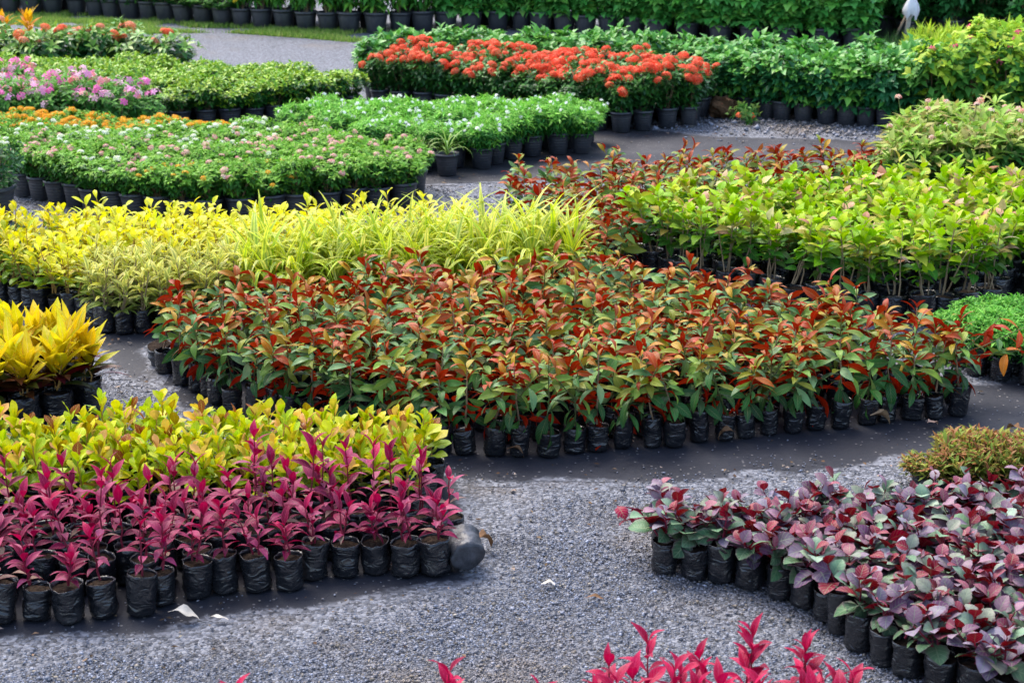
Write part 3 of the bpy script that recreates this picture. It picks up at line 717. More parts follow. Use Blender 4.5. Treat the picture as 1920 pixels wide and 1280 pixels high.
# ---------------------------------------------------------------- 3 big yellow croton at the left edge
LB = leaf_mat('big_croton_leaf', under=lin('c8a838', K), under_mix=.5, transl=.45, rough=.40, vein=lin('fcf090', K), vein_amt=.6, vein_n=11, edge=lin('f4aa38', K))
LBD = leaf_mat('dark_croton_leaf', under=lin('5a1c20', K), under_mix=.8, transl=.15, rough=.34, vein=lin('8a3a28', K), vein_amt=.5, vein_n=11)
L_BIG = leafset('leaf', 7, .160, .046, P_lance, LB, arch=.35, fold=.4, nseg=8, wave=.10)
L_BIGD = leafset('leaf', 4, .170, .052, P_lance, LBD, arch=.6, fold=.35, nseg=8)
C_BY = pal('fcec44', 'f8e43c', 'f8d438', 'f0e84c', 'e0e44a'); C_BD = pal('3a4a22', '4a2a22', '54242a', '2f4422', '46301e')
def bigcroton(P, front, x, y):
    z = bag(P, 'wide', True)
    for k in range(3):
        h = rnd.uniform(.10, .21); d = lean(.22); b = (rnd.uniform(-.02, .02), rnd.uniform(-.02, .02), z)
        stem(P, b, d, h, 'stem_yellow')
        shoot(P, b, d, h, 16, .1, lambda t: L_BIG if t > .30 else L_BIGD, lambda t: pick(C_BY) if t > .30 else pick(C_BD), lambda t: 18 + 55 * t, lambda t: 1.0 - .2 * abs(t - .5), False, 9)
plant_bed('bigcroton', 'large_croton', 'potted plant', .13, bigcroton, '{} large yellow croton from left along front of the left-edge group', 'large yellow croton at back of the left-edge group', 'large yellow crotons', fstep=.135)

# ---------------------------------------------------------------- 4 red-backed plants
LR = leaf_mat('redback_leaf', under=lin('ac180a', K), under_mix=.95, transl=.20, rough=.42, vein=lin('c8c080', K), vein_amt=.28, vein_n=9, spec=.22)
L_RED = leafset('leaf', 14, .110, .034, P_ellip, LR, arch=.85, fold=.38, wave=.06)
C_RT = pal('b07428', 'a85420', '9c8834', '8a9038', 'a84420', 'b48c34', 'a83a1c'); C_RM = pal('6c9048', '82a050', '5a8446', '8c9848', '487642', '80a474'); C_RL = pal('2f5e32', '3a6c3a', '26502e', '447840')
def redback(P, front, x, y):
    z = bag(P, 'slim', front); h = rnd.uniform(.17, .29); d = lean(.2); b = (0, 0, z)
    stem(P, b, d, h, 'stem_green' if rnd.random() < .5 else 'stem_brown')
    o = rnd.random()
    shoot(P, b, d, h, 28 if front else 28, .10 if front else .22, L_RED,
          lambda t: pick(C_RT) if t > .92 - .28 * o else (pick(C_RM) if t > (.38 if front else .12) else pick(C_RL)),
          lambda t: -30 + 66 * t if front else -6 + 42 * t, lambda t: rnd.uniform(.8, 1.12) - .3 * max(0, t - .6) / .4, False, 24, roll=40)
    if rnd.random() < (.55 if front else .3):                                       # a side shoot
        a = rnd.uniform(0, 6.28); d2 = (math.cos(a) * .8, math.sin(a) * .8, 1); l = h * .6
        b2 = tuple(Vector(b) + Vector(d).normalized() * h * .45)
        stem(P, b2, d2, l, 'stem_green')
        shoot(P, b2, d2, l, 6, .4, L_RED, lambda t: pick(C_RT) if t > .6 else pick(C_RM), lambda t: -5 + 45 * t, lambda t: .95 - .2 * t, False, 18, roll=32)
plant_bed('redback', 'red_backed_plant', 'potted plant', .138, redback, '{} bagged plant with red leaf undersides from left along the central bed front', 'bagged plant with red leaf undersides inside the large central bed', 'red-backed plants in the central bed', fstep=.100, ang=.1)
P = empty('red_backed_plant', 1.80, 6.60, GROUND_Z); redback(P, True, 0, 0)                # straggler at the right tip
for d, l, n in (((1, -.15, .55), .30, 9), ((1, -.35, .25), .26, 8), ((.9, .2, .8), .24, 7)):
    stem(P, (0, 0, .18), d, l, 'stem_green')
    shoot(P, (0, 0, .18), d, l, n, .25, L_RED, lambda t: pick(pal('c8502c', 'b83a20', 'c87838')) if t > .5 else pick(C_RM), lambda t: -25 + 20 * t, lambda t: .9, False, 20, roll=40)
tag(P, 'straggling plant with long red-leaved shoots at right tip of the central bed', 'potted plant', 'red-backed plants in the central bed')
plant_bed('redback2', 'red_backed_plant', 'potted plant', .175, redback, None, 'bagged plant with red leaf undersides in the smaller bed behind the lime-green shrubs', 'red-backed plants in the rear bed', ang=.2)

# ---------------------------------------------------------------- 5 golden plants, cream variegated plants, striped grass
LG = leaf_mat('golden_leaf', under=lin('e8dc60', K), under_mix=.4, transl=.40, rough=.40, vein=lin('f8f0a0', K), vein_amt=.35, vein_n=6)
L_GOL = leafset('leaf', 6, .086, .033, P_obov, LG, arch=.6, fold=.4)
C_GT = pal('f2f060', 'eeec58', 'f6f480', 'ecec64', 'e2e650'); C_GM = pal('e6da48', 'd6d444', 'c6cc3c', 'eedf60'); C_GL = pal('9cb838', '80a834', '6a9430')
def golden(P, front, x, y):
    z = bag(P, 'slim', front); gr = x < -2.25
    for k in range(3):
        h = rnd.uniform(.13, .27) * (1.0 if k == 0 else .8); d = lean(.16); b = (rnd.uniform(-.015, .015), rnd.uniform(-.015, .015), z)
        stem(P, b, d, h, 'stem_yellow')
        T, Mi = (C_GM, C_GL) if gr else (C_GT, C_GM)
        shoot(P, b, d, h, 11, .2, L_GOL, lambda t: pick(T) if t > .55 else (pick(Mi) if t > .28 else pick(C_GL)), lambda t: 8 + 50 * t, lambda t: 1.1 - .25 * t, False, 13)
plant_bed('golden', 'golden_shrub', 'potted plant', .118, golden, '{} golden-leaved plant from left along the bag row at the left edge', 'golden-leaved bagged plant within the long yellow bed', 'golden plants in the yellow bed', fstep=.092)
LV = leaf_mat('cream_leaf', under=lin('c8c888', K), under_mix=.5, transl=.32, rough=.42, stripe=lin('7f9a48', K), vein_amt=0)
L_CRE = leafset('leaf', 5, .092, .023, P_lance, LV, arch=.7, fold=.35, nseg=6)
C_CT = pal('f0ea80', 'eae46c', 'dede7c', 'f2ec90'); C_CL = pal('a8b060', '8a9850', '98a058')
def cream(P, front, x, y):
    z = bag(P, 'slim', front)
    for k in range(3):
        h = rnd.uniform(.12, .22); d = lean(.2); b = (rnd.uniform(-.015, .015), rnd.uniform(-.015, .015), z)
        stem(P, b, d, h, 'stem_brown')
        shoot(P, b, d, h, 15, .05, L_CRE, lambda t: pick(C_CT) if t > .4 else pick(C_CL), lambda t: 0 + 58 * t, lambda t: 1.05 - .2 * t, False, 13)
plant_bed('cream', 'variegated_plant', 'potted plant', .10, cream, '{} narrow-leaved cream variegated plant from left in its front row', 'narrow-leaved cream variegated plant behind its front row', 'cream variegated plants', fstep=.088)
LS = leaf_mat('striped_blade', under=lin('d8dc60', K), under_mix=.2, transl=.35, rough=.40, stripe=lin('7fae3a', K), vein_amt=0)
L_STR = [leaf_mesh('leaf', .40, .020 * rnd.uniform(.85, 1.2), P_blade, LS, arch=a, fold=.5, nseg=12, cols=3, petiole=0, seed=i) for i, a in enumerate((1.1, 1.7, 2.2, 2.7, 3.0, 3.3))]
C_ST = pal('f0f070', 'e4e864', 'f4f490', 'd0e05c', 'eaec78')
def striped(P, front, x, y):
    z = bag(P, 'slim', False); n = 28
    for i in range(n):
        u = i / n; e = 84 - 40 * u ** .8 + rnd.gauss(0, 6); me = L_STR[min(5, max(0, int(u * 6 + rnd.gauss(0, .8))))]
        link('leaf', me, P, (rnd.uniform(-.012, .012), rnd.uniform(-.012, .012), z), (R(e), R(rnd.gauss(0, 10)), rnd.uniform(0, 6.28)), rnd.uniform(.7, 1.1) * (1.12 if u < .25 else 1) * (1.0 + .12 * max(0, x + .3)), pick(C_ST), 'YXZ')
plant_bed('striped', 'striped_grass', 'potted plant', .125, striped, None, 'tuft of yellow striped grass-like leaves right of the golden plants', 'striped grass tufts')

# ---------------------------------------------------------------- 6 lime-green shrubs at right
LL = leaf_mat('lime_leaf', under=lin('86b444', K), under_mix=.4, transl=.34, rough=.48, spec=.22, vein=lin('c8e070', K), vein_amt=.3, vein_n=7, blotch=lin('c8907a', K), blotch_amt=.22)
L_LIM = leafset('leaf', 10, .090, .048, P_ovate, LL, arch=.55, fold=.3, petiole=.14)
C_LT = pal('b4d840', 'a4cc3a', 'c4dc50', '94c03c', 'aac844', 'd0d868', 'b8a850'); C_LM = pal('74a83a', '629a36', '86b044', '90a84c', '9a8a4c'); C_LL = pal('447e34', '386e2e', '4c843a', '5c7c40'); C_LP = pal('e0b09c', 'e8c4a8', 'd89c88', 'e8d8a0')
def lime(P, front, x, y):
    z = bag(P, 'wide', front)
    for k in range(rnd.choice((3, 4))):
        h = (rnd.uniform(.26, .36) if front else rnd.uniform(.19, .32)) * (1 if k < 2 else .8); d = lean(.2) if not front else (rnd.gauss(0, .16), rnd.gauss(0, .16), 1); b = (rnd.uniform(-.025, .025), rnd.uniform(-.025, .025), z)
        if front or rnd.random() < .3: stem(P, b, d, h, 'stem_brown')
        pk = rnd.random() < .28
        shoot(P, b, d, h, 10, .36 if not front else .32, L_LIM, lambda t: (pick(C_LP) if pk and rnd.random() < .35 else pick(C_LT)) if t > .55 else (pick(C_LM) if t > .25 else pick(C_LL)), lambda t: -4 + 56 * t, lambda t: .8 + .3 * (1 - abs(2 * t - 1)), True if k == 0 else False, 18, roll=20)
plant_bed('limegreen', 'lime_shrub', 'potted plant', .165, lime, '{} lime-green shrub from left along the bag row right of centre', 'lime-green shrub inside the large bed at right', 'lime-green shrubs', fstep=.125)

# ---------------------------------------------------------------- 7 purple waffle plants (lower right)
LP = leaf_mat('purple_leaf', under=lin('8e1226', K), under_mix=.95, transl=.16, rough=.42, vein=lin('a8bc90', K), vein_amt=.4, vein_n=6, spec=.24, mottle=.5, edge=lin('7a4260', K))
L_PUR = leafset('leaf', 10, .074, .052, P_round, LP, arch=.6, fold=.30, nseg=9, tooth=.05, petiole=.16)
C_PT = pal('8a3a48', '9a7a8a', '9a5a6a', '8a9080'); C_PM = pal('9cb29c', 'a49aa8', '8aa08c', '7a6a7c', '6c886c', '80687a', '8a7a8a', '769476', '5e4258', '74506a', '94889a', '84a084'); C_PL = pal('587a5a', '6a8a68', '5f5066', '4a6a50')
def purple(P, front, x, y):
    z = bag(P, 'std', front)
    for k in range(4):
        h = rnd.uniform(.05, .125); d = (rnd.gauss(0, .55), rnd.gauss(0, .55), 1); b = (rnd.uniform(-.015, .015), rnd.uniform(-.015, .015), z)
        stem(P, b, d, h, 'stem_red')
        shoot(P, b, d, h, 5, .25, L_PUR, lambda t: pick(C_PT) if (t > .9 or rnd.random() < .06) else (pick(C_PM) if t > .25 else pick(C_PL)), lambda t: 4 + 44 * t, lambda t: 1.1 - .4 * t, k < 2, 20, roll=30)
plant_bed('purple', 'purple_waffle_plant', 'potted plant', .098, purple, '{} purple-leaved plant from left along the bag row at lower right', 'purple-leaved bagged plant inside the lower-right bed', 'purple-leaved plants', fstep=.097, ang=-.35)
P = empty('purple_waffle_plant', .50, 5.13, GROUND_Z); purple(P, True, 0, 0)
for d, l in (((-1, -.2, .25), .17), ((-.8, -.5, .05), .13)):
    stem(P, (0, 0, .12), d, l, 'stem_red')
    shoot(P, (0, 0, .12), d, l, 6, .3, L_PUR, lambda t: pick(pal('9a3048', 'a84a60', '8a2438')), lambda t: -40 + 20 * t, lambda t: .8, False, 18, roll=25)
tag(P, 'purple-leaved plant with a reddish shoot drooping to the left at the bed tip', 'potted plant', 'purple-leaved plants')
# ---------------------------------------------------------------- small-leaved plants and the potted shrubs farther back
def shrub_maker(container, ckind, variants, flowers=None, fl_n=(0, 0), fl_scale=1.0, zs=(.82, 1.2), side_flowers=0, wide=(.95, 1.1), fl_up=.022):
    """variants: list of (foliage mesh, twig mesh, shoot tips), crown measured from the soil."""
    def make(P, front, x, y):
        z = bag(P, ckind, front) if container == 'bag' else pot(P, ckind, front)
        me, tw, tips = rnd.choice(variants); s = rnd.uniform(*wide); sz = rnd.uniform(*zs)
        tag(link('foliage', me, P, (0, 0, z), None, (s, s, sz)), kind='stuff')
        if tw: link('stem', tw, P, (0, 0, z), None, (s, s, sz))
        if flowers:
            fl = flowers(x, y) if callable(flowers) else flowers
            if fl:
                for p, ax in rnd.sample(tips, min(len(tips), rnd.randint(*fl_n))):
                    q = Vector((0, 0, 1)).rotation_difference(ax).to_euler()
                    link('flower_head', rnd.choice(fl), P, (p.x * s + ax.x * fl_up, p.y * s + ax.y * fl_up, z + p.z * sz + fl_up), (q.x, q.y, rnd.uniform(0, 6)), fl_scale * rnd.uniform(.8, 1.2))
    return make
def variants(n, tw='stem_brown', twn=7, **kw):
    out = []
    for i in range(n):
        me, tips = bush('foliage', **kw)
        out.append((me, twigs('stem', tips, 0, M[tw], twn) if twn else None, tips))
    return out
FM = leaf_mat('shrub_foliage', True, transl=.32, rough=.55, mottle=.25, spec=.22)
FMS = leaf_mat('glossy_shrub_foliage', True, transl=.20, rough=.38, mottle=.25, spec=.32)
PM = leaf_mat('petal', True, transl=.30, rough=.55, mottle=.15, spec=.3)

# small bright-green plants at right
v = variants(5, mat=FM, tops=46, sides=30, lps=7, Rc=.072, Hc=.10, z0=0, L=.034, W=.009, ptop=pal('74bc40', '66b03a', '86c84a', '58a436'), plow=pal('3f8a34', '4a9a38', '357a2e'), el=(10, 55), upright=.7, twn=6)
plant_bed('smallgreen', 'bright_green_plant', 'potted plant', .115, shrub_maker('bag', 'std', v), '{} bright green feathery plant from left along the bag row at right', 'bright green feathery plant behind its bag row at the right edge', 'bright green feathery plants', fstep=.12)
# low brownish-green plants
v = variants(5, mat=FM, tops=40, sides=20, lps=6, Rc=.075, Hc=.07, z0=0, L=.034, W=.010, ptop=pal('a89a40', 'a87848', '98a03c', 'a86c40', '88a03c'), plow=pal('7a8a30', '6a7a2c', '8a7a34'), el=(25, 70), upright=.8, twn=5)
def brownlow(P, front, x, y):
    me, tw, tips = rnd.choice(v_brown); z = bag(P, 'slim', False, .42)
    s = rnd.uniform(.9, 1.3); tag(link('foliage', me, P, (0, 0, z), None, (s, s, s * rnd.uniform(.7, 1.2))), kind='stuff'); link('stem', tw, P, (0, 0, z), None, (s, s, s))
v_brown = v
plant_bed('brownlow', 'bronze_plant', 'potted plant', .105, brownlow, None, 'low bronze and olive tufted plant behind the purple-leaved bed', 'low bronze plants')
# pinkish stalk flowers above lime leaves, right edge
v = variants(5, mat=FM, tops=18, sides=16, lps=6, Rc=.12, Hc=.32, z0=.02, L=.10, W=.034, ptop=pal('a8cc50', '94c048', 'b8c868', 'b0a860'), plow=pal('5a9440', '6a9a48', '4a8238'), el=(15, 60), upright=.7, twn=9)
HEADP = [floret_head('flower_head', 9, .020, .012, PM, petals('f0c0b0', 'e8a898', 'f4d4c4', 'e89088'), .8) for i in range(3)]
STALK = STEMS['stem_green']
def pinkstalk(P, front, x, y):
    z = bag(P, 'wide', False); me, tw, tips = rnd.choice(v_pink)
    s = rnd.uniform(.95, 1.15); tag(link('foliage', me, P, (0, 0, z), None, s), kind='stuff'); link('stem', tw, P, (0, 0, z), None, s)
    for p, ax in rnd.sample(tips, rnd.choice((0, 1, 1, 2))):
        h = rnd.uniform(.06, .17); d = ax + Vector((0, 0, 1)); stem(P, (p.x * s, p.y * s, z + p.z * s), d, h, 'stem_green')
        e = Vector((p.x * s, p.y * s, z + p.z * s)) + d.normalized() * h
        link('flower_head', rnd.choice(HEADP), P, e, (0, 0, rnd.uniform(0, 6)), rnd.uniform(.8, 1.2))
v_pink = v
plant_bed('pinkstalk', 'stalk_flower_plant', 'potted plant', .19, pinkstalk, None, 'light green plant with small pale pink flowers on stalks near right edge', 'pale pink stalk flowers')
# lantana
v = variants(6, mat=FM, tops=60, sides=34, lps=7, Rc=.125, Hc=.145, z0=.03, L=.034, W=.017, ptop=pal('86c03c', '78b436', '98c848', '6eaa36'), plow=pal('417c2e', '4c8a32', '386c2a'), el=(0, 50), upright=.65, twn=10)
def heads(n, r, p, hx, flat=.5, k=3, pet=4): return [floret_head('flower_head', n, r, p, PM, petals(*hx), flat, pet) for _ in range(k)]
LAN = dict(orange=heads(14, .022, .010, ('fcac24', 'f89c1c', 'fcb830')), white=heads(14, .021, .010, ('fcfae4', 'fcf8d0', 'f8f4dc')), pink=heads(14, .021, .010, ('fab0a8', 'fcc8b8', 'f49aa0', 'fcd0c0')), yellow=heads(12, .018, .009, ('f6b838', 'f4a830')))
def lan_col(x, y):
    b = y - 11.55
    if b > -.30 and x < -1.85: return LAN['orange']
    if b > -.85 and x < -1.55: return LAN['white'] if rnd.random() < .8 else LAN['pink']
    if b < -1.45 and -2.1 < x < -1.4: return LAN['yellow'] if rnd.random() < .5 else LAN['pink']
    return LAN['pink'] if rnd.random() < .9 else LAN['white']
def lantana(P, front, x, y):
    fl = lan_col(x, y); dense = fl is LAN['orange'] or fl is LAN['white']
    shrub_maker('pot', 'small', v_lan, fl, (12, 16) if fl is LAN['orange'] else (4, 8) if dense else (2, 6), 1.0 if fl is not LAN['orange'] else 1.2, fl_up=.016)(P, front, x, y)
v_lan = v
plant_bed('lantana', 'lantana_pot', 'potted plant', .178, lantana, '{} black pot of lantana from left along the front of the flowering bed', 'pot of small-leaved lantana with flower clusters inside the left flowering bed', 'lantana pots', fstep=.172)
# pink vinca
v = variants(5, mat=FM, tops=24, sides=24, lps=6, Rc=.14, Hc=.27, z0=.0, L=.060, W=.023, ptop=pal('6cae44', '7cba4c', '5ca03c'), plow=pal('3f8034', '4a8c3a'), el=(-5, 50), upright=.65, twn=8)
VIN = [floret_head('flower_head', 3, .026, .024, PM, petals(*h), .7, 5) for h in (('f070b4', 'f88cc4'), ('fca8c8', 'fcbccc'), ('ec62a8', 'f89ccc'), ('fcd0d4', 'f89090'))]
plant_bed('vinca', 'vinca_pot', 'potted plant', .20, shrub_maker('pot', 'small', v, VIN, (6, 11), 1.15, fl_up=.033), None, 'pot of pink-flowered vinca in the bed at the left edge', 'pink vinca pots')
# green clipped shrubs
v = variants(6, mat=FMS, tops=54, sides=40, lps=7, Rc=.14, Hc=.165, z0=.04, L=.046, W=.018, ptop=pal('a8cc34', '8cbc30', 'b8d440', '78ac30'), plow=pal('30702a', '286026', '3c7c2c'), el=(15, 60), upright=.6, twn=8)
plant_bed('greenbush', 'green_shrub', 'potted plant', .205, shrub_maker('pot', 'small', v), '{} pot from left along the front of the plain yellow-green bed', 'compact yellow-green shrub inside the plain bed at upper left', 'compact yellow-green shrubs', fstep=.178)
# orange ixora at upper left
IX = heads(34, .040, .016, ('f47a48', 'f0663c', 'f89060', 'e85a34'), .65, 3); IXP = heads(30, .038, .016, ('f4a080', 'f0b090', 'ea8860'), .65, 3)
IXR = heads(30, .043, .0165, ('fc6a42', 'f04e2a', 'ff8458', 'f45f3c', 'e03c1c', 'fc724a'), .72, 6)
v = variants(4, mat=FMS, tops=22, sides=30, lps=6, Rc=.20, Hc=.30, z0=.0, L=.085, W=.038, ptop=pal('7aac3c', '5f9a36', '94b848'), plow=pal('2f6a2c', '275c28', '3a7632'), el=(0, 55), upright=.6, twn=8)
plant_bed('ixoraleft', 'orange_ixora', 'potted plant', .30, shrub_maker('pot', 'mid', v, IXP + IX, (2, 5), 1.1, fl_up=.04), None, 'dark green shrub with salmon-orange flower heads at upper left', 'orange ixora at upper left')
# orange croton at the far left and a dark shrub in a big pot at the left edge
for i, (x, y) in enumerate([(-5.15, 17.0), (-4.95, 16.7), (-4.72, 16.9)]):
    P = empty('orange_croton', x, y, GROUND_Z); z = pot(P, 'mid')
    for k in range(2):
        d = lean(.2); stem(P, (0, 0, z), d, .18, 'stem_yellow'); shoot(P, (0, 0, z), d, .2, 13, .1, L_BIG, lambda t: pick(pal('f4a428', 'f2bc30', 'ee8a24')), lambda t: 10 + 60 * t, lambda t: 1.0, False, 12)
    tag(P, '{} orange-yellow croton from left near the upper left corner'.format(ORD[i]), 'potted plant', 'orange crotons')
v2 = variants(1, mat=FMS, tops=40, sides=60, lps=6, Rc=.20, Hc=.34, z0=0, L=.05, W=.02, ptop=pal('4a8038', '3f7434'), plow=pal('2a5a2a', '346a30'), upright=.5, twn=8)
P = empty('dark_shrub', -3.04, 9.80, GROUND_Z); shrub_maker('pot', 'big', v2, IX, (2, 2), .5)(P, True, 0, 0); tag(P, 'dark green shrub in a big black pot cut by the left edge', 'potted plant')
# white starry flowers
v = variants(6, mat=FM, tops=64, sides=56, lps=8, Rc=.15, Hc=.15, z0=.025, L=.050, W=.012, ptop=pal('8cd048', '7cc442', '9cd858', '70b83e'), plow=pal('3a8430', '468f36', '2f742c'), el=(5, 55), upright=.6, twn=8)
STAR = [floret_head('flower_head', n, .015, .014, PM, petals('f8f8f2', 'f4f6ee'), .5, 5) for n in (1, 2, 3)]
plant_bed('whitestar', 'white_star_flower_pot', 'potted plant', .205, shrub_maker('pot', 'small', v, STAR, (4, 9), 1.0, fl_up=.03), '{} pot from left along the front of the white-flowered green bed', 'bright green shrub dotted with tiny white flowers inside the middle bed', 'white-flowered green shrubs', fstep=.19)
# red ixora
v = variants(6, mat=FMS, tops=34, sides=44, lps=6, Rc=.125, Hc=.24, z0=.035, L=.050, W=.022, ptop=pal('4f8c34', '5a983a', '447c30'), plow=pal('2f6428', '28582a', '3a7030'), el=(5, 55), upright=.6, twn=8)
plant_bed('redixora', 'red_ixora', 'potted plant', .19, shrub_maker('pot', 'small', v, IXR, (7, 11), .92, fl_up=.024), '{} orange-red ixora pot from left along the front of its bed', 'orange-red flowering ixora shrub behind the front of its bed', 'red ixora pots', fstep=.20)
# dark green hedge of young potted shrubs
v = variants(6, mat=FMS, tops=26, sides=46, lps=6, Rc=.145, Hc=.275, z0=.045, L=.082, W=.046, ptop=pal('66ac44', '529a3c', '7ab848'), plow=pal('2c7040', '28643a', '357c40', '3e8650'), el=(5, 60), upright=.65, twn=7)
plant_bed('hedge', 'dark_green_shrub', 'potted plant', .235, shrub_maker('pot', 'small', v, zs=(.9, 1.15)), '{} small pot from left along the front of the dark green rows', 'dark green broad-leaved shrub inside the long rows at upper right', 'dark green shrubs in rows', fstep=.165)
# bushy light-green plants with pink flowers at right
v = variants(5, mat=FM, tops=26, sides=44, lps=5, Rc=.19, Hc=.46, z0=.03, L=.078, W=.048, ptop=pal('b4d83c', 'a4cc3c', 'c8dc48', '94c444'), plow=pal('5a9c3c', '6aa844', '4a8c38'), el=(-5, 50), upright=.6, twn=11)
PINKB = [floret_head('flower_head', 4, .016, .016, PM, petals('e83a80', 'f06090'), .7, 3) for i in range(2)]
plant_bed('rose', 'pink_blossom_shrub', 'potted plant', .27, shrub_maker('pot', 'mid', v, PINKB, (1, 4), 1.2, fl_up=.04), '{} lime-green bushy pot with sparse pink blossom at right', 'lime-green bushy pot behind those with pink blossom at right', 'bushy pots with pink blossom', fstep=.26)
# fern-like yellow-green bed, far right
v = variants(5, mat=FM, tops=26, sides=16, lps=5, Rc=.13, Hc=.24, z0=.0, L=.11, W=.018, ptop=pal('b8d43c', 'a8c838', 'c8dc48'), plow=pal('74a034', '86ac3a'), el=(45, 80), upright=.85, droop=.12, twn=0)
plant_bed('fern', 'upright_lime_plant', 'potted plant', .225, shrub_maker('pot', 'small', v), None, 'upright narrow-leaved lime-yellow plant behind the dark rows at far right', 'upright lime-yellow plants')
# big pots along the far side
bv = dict(
    round=variants(4, mat=FMS, tops=26, sides=70, lps=6, Rc=.25, Hc=.62, z0=.03, L=.105, W=.07, ptop=pal('8cd85c', '78c850', 'a0dc68'), plow=pal('54a848', '469a40', '62b454', '74c05c'), el=(0, 65), upright=.6, twn=8),
    narrow=variants(4, mat=FM, tops=20, sides=54, lps=6, Rc=.24, Hc=.75, z0=.14, L=.13, W=.036, ptop=pal('7cc040', '8cc848', '6cb03c'), plow=pal('4a9034', '3f842f', '5a9c3c'), el=(-40, 35), upright=.55, twn=8),
    small=variants(4, mat=FM, tops=40, sides=50, lps=6, Rc=.24, Hc=.36, z0=.0, L=.055, W=.022, ptop=pal('5c9c3a', '6aa844'), plow=pal('34702e', '2c6028'), upright=.6, twn=8))
MAR = heads(26, .035, .015, ('f8c81e', 'f4b81c', 'f8d83c'), .7, 3)
def backpot(P, front, x, y):
    if -3.95 < x < -3.2: shrub_maker('pot', 'big', bv['small'], MAR, (12, 16), zs=(.28, .4), fl_up=.03)(P, True, x, y)
    elif x < -3.2: shrub_maker('pot', 'big', bv['small'])(P, True, x, y)
    elif x < -.9: shrub_maker('pot', 'big', bv['narrow'])(P, True, x, y)
    else: shrub_maker('pot', 'big', bv['round'])(P, True, x, y)
plant_bed('backpots', 'big_potted_shrub', 'potted plant', .33, backpot, '{} big black pot from left in the long row along the far side', 'big potted shrub in the far row', 'big pots along the far side', fstep=.272)
# second and third row behind, so that the far side is filled
for row, dy in ((1, .42), (2, .9)):
    for x, y in along([(a - .1, b + dy) for a, b in PLAN['backpots'][1]], .42):
        if not in_view(x, y, -.3): continue
        P = empty('big_potted_shrub', x, y, GROUND_Z, rnd.uniform(0, 6))
        shrub_maker('pot', 'big', bv['narrow'] if x < -.9 else bv['round'])(P, False, x, y)
        tag(P, 'tall green potted shrub behind the front of the far pot row', 'potted plant', 'tall shrubs behind the far pot row')
YEL = heads(14, .03, .02, ('f0b030', 'f4c040'), .7, 2)
plant_bed('roundleaf', 'round_leaved_shrub', 'potted plant', .40, shrub_maker('pot', 'big', bv['round'], YEL, (0, 1), 1.0, (.85, 1.1)), '{} big pot of round-leaved shrub from left at top right', 'round-leaved green shrub behind the big pots at top right', 'round-leaved shrubs', fstep=.36)
v = variants(4, mat=FMS, tops=30, sides=60, lps=6, Rc=.26, Hc=.85, z0=.0, L=.10, W=.045, ptop=pal('3f8a3c', '4a9440'), plow=pal('3a7c3c', '347036', '428844'), el=(-10, 50), upright=.55, twn=8)
plant_bed('backdark', 'tall_dark_shrub', 'potted plant', .42, shrub_maker('pot', 'big', v, IX, (0, 1)), None, 'tall dark green shrub at the far top right corner', 'tall dark shrubs at top right')
# ---------------------------------------------------------------- odd things: stakes, spider plants, fallen bag, litter
def tube(name, pts, rads, mat, seg=8, parent=None):
    V, F = [], []
    for p, r in zip(pts, rads):
        for i in range(seg): V.append((p[0] + r * math.cos(6.2832 * i / seg), p[1] + r * math.sin(6.2832 * i / seg), p[2]))
    for j in range(len(pts) - 1):
        for i in range(seg): F.append((j * seg + i, j * seg + (i + 1) % seg, (j + 1) * seg + (i + 1) % seg, (j + 1) * seg + i))
    F.append(tuple(range(seg - 1, -1, -1))); F.append(tuple((len(pts) - 1) * seg + i for i in range(seg)))
    return link(name, mesh_from(name, V, F, mat), parent)
M['pale_wood'] = plain_mat('weathered_wood', (.42, .37, .31), .8, .35, 20, .2, .4)
M['brown_wood'] = plain_mat('brown_wood', (.30, .23, .16), .8, .35, 20, .2, .4)
M['white_film'] = plain_mat('thin_white_plastic', (.78, .80, .84), .35, .08, 12, .5, .2, transl=.35)
P = empty('wooden_stake', 3.98, 17.5)
tube('pole', [(0, 0, 0), (.04, 0, .25), (.055, .0, .45), (.07, 0, .72)], (.026, .025, .024, .022), M['pale_wood'], 8, P)
tube('brace', [(-.12, 0.05, 0), (-.04, .02, .2), (.05, 0.04, .40)], (.014, .014, .013), M['brown_wood'], 7, P)
tag(P, 'leaning whitish wooden stake with a thin brace among the green rows', 'stake')
V, F = [], []; n = 16; prof = [(.02, .80), (.06, .76), (.105, .70), (.125, .62), (.115, .54), (.085, .47), (.07, .42), (.085, .40)]
prof = [(.058, .33), (.064, .36), (.066, .40), (.058, .45), (.038, .50), (.022, .53), (.03, .56), (.05, .60), (.035, .59)]
for j, (r, z) in enumerate(prof):
    for i in range(n):
        a = 6.2832 * i / n; k = 1 + (.30 if j < 3 else .16) * math.sin(5 * a + j * .25) + .12 * math.sin(9 * a + 1) + .14 * noise.noise(Vector((math.cos(a) * 2, math.sin(a) * 2, z * 6)))
        V.append((4.035 + r * k * math.cos(a), 17.46 + r * k * math.sin(a) * .8, z + .035 * math.sin(3 * a) * (1 if j in (0, 7) else 0)))
for j in range(len(prof) - 1):
    for i in range(n): F.append((j * n + i, j * n + (i + 1) % n, (j + 1) * n + (i + 1) % n, (j + 1) * n + i))
tag(link('plastic_bag', mesh_from('plastic_bag', V, F, M['white_film'])), 'white plastic bag tied over the top of the pale stake', 'plastic bag')
P = empty('wooden_pole', 5.02, 18.9)
tube('pole', [(0, 0, 0), (.07, 0, .5), (.16, 0, 1.1)], (.028, .028, .026), M['brown_wood'], 8, P)
tag(P, 'plain brown wooden pole standing before the dark shrubs at top right', 'pole')
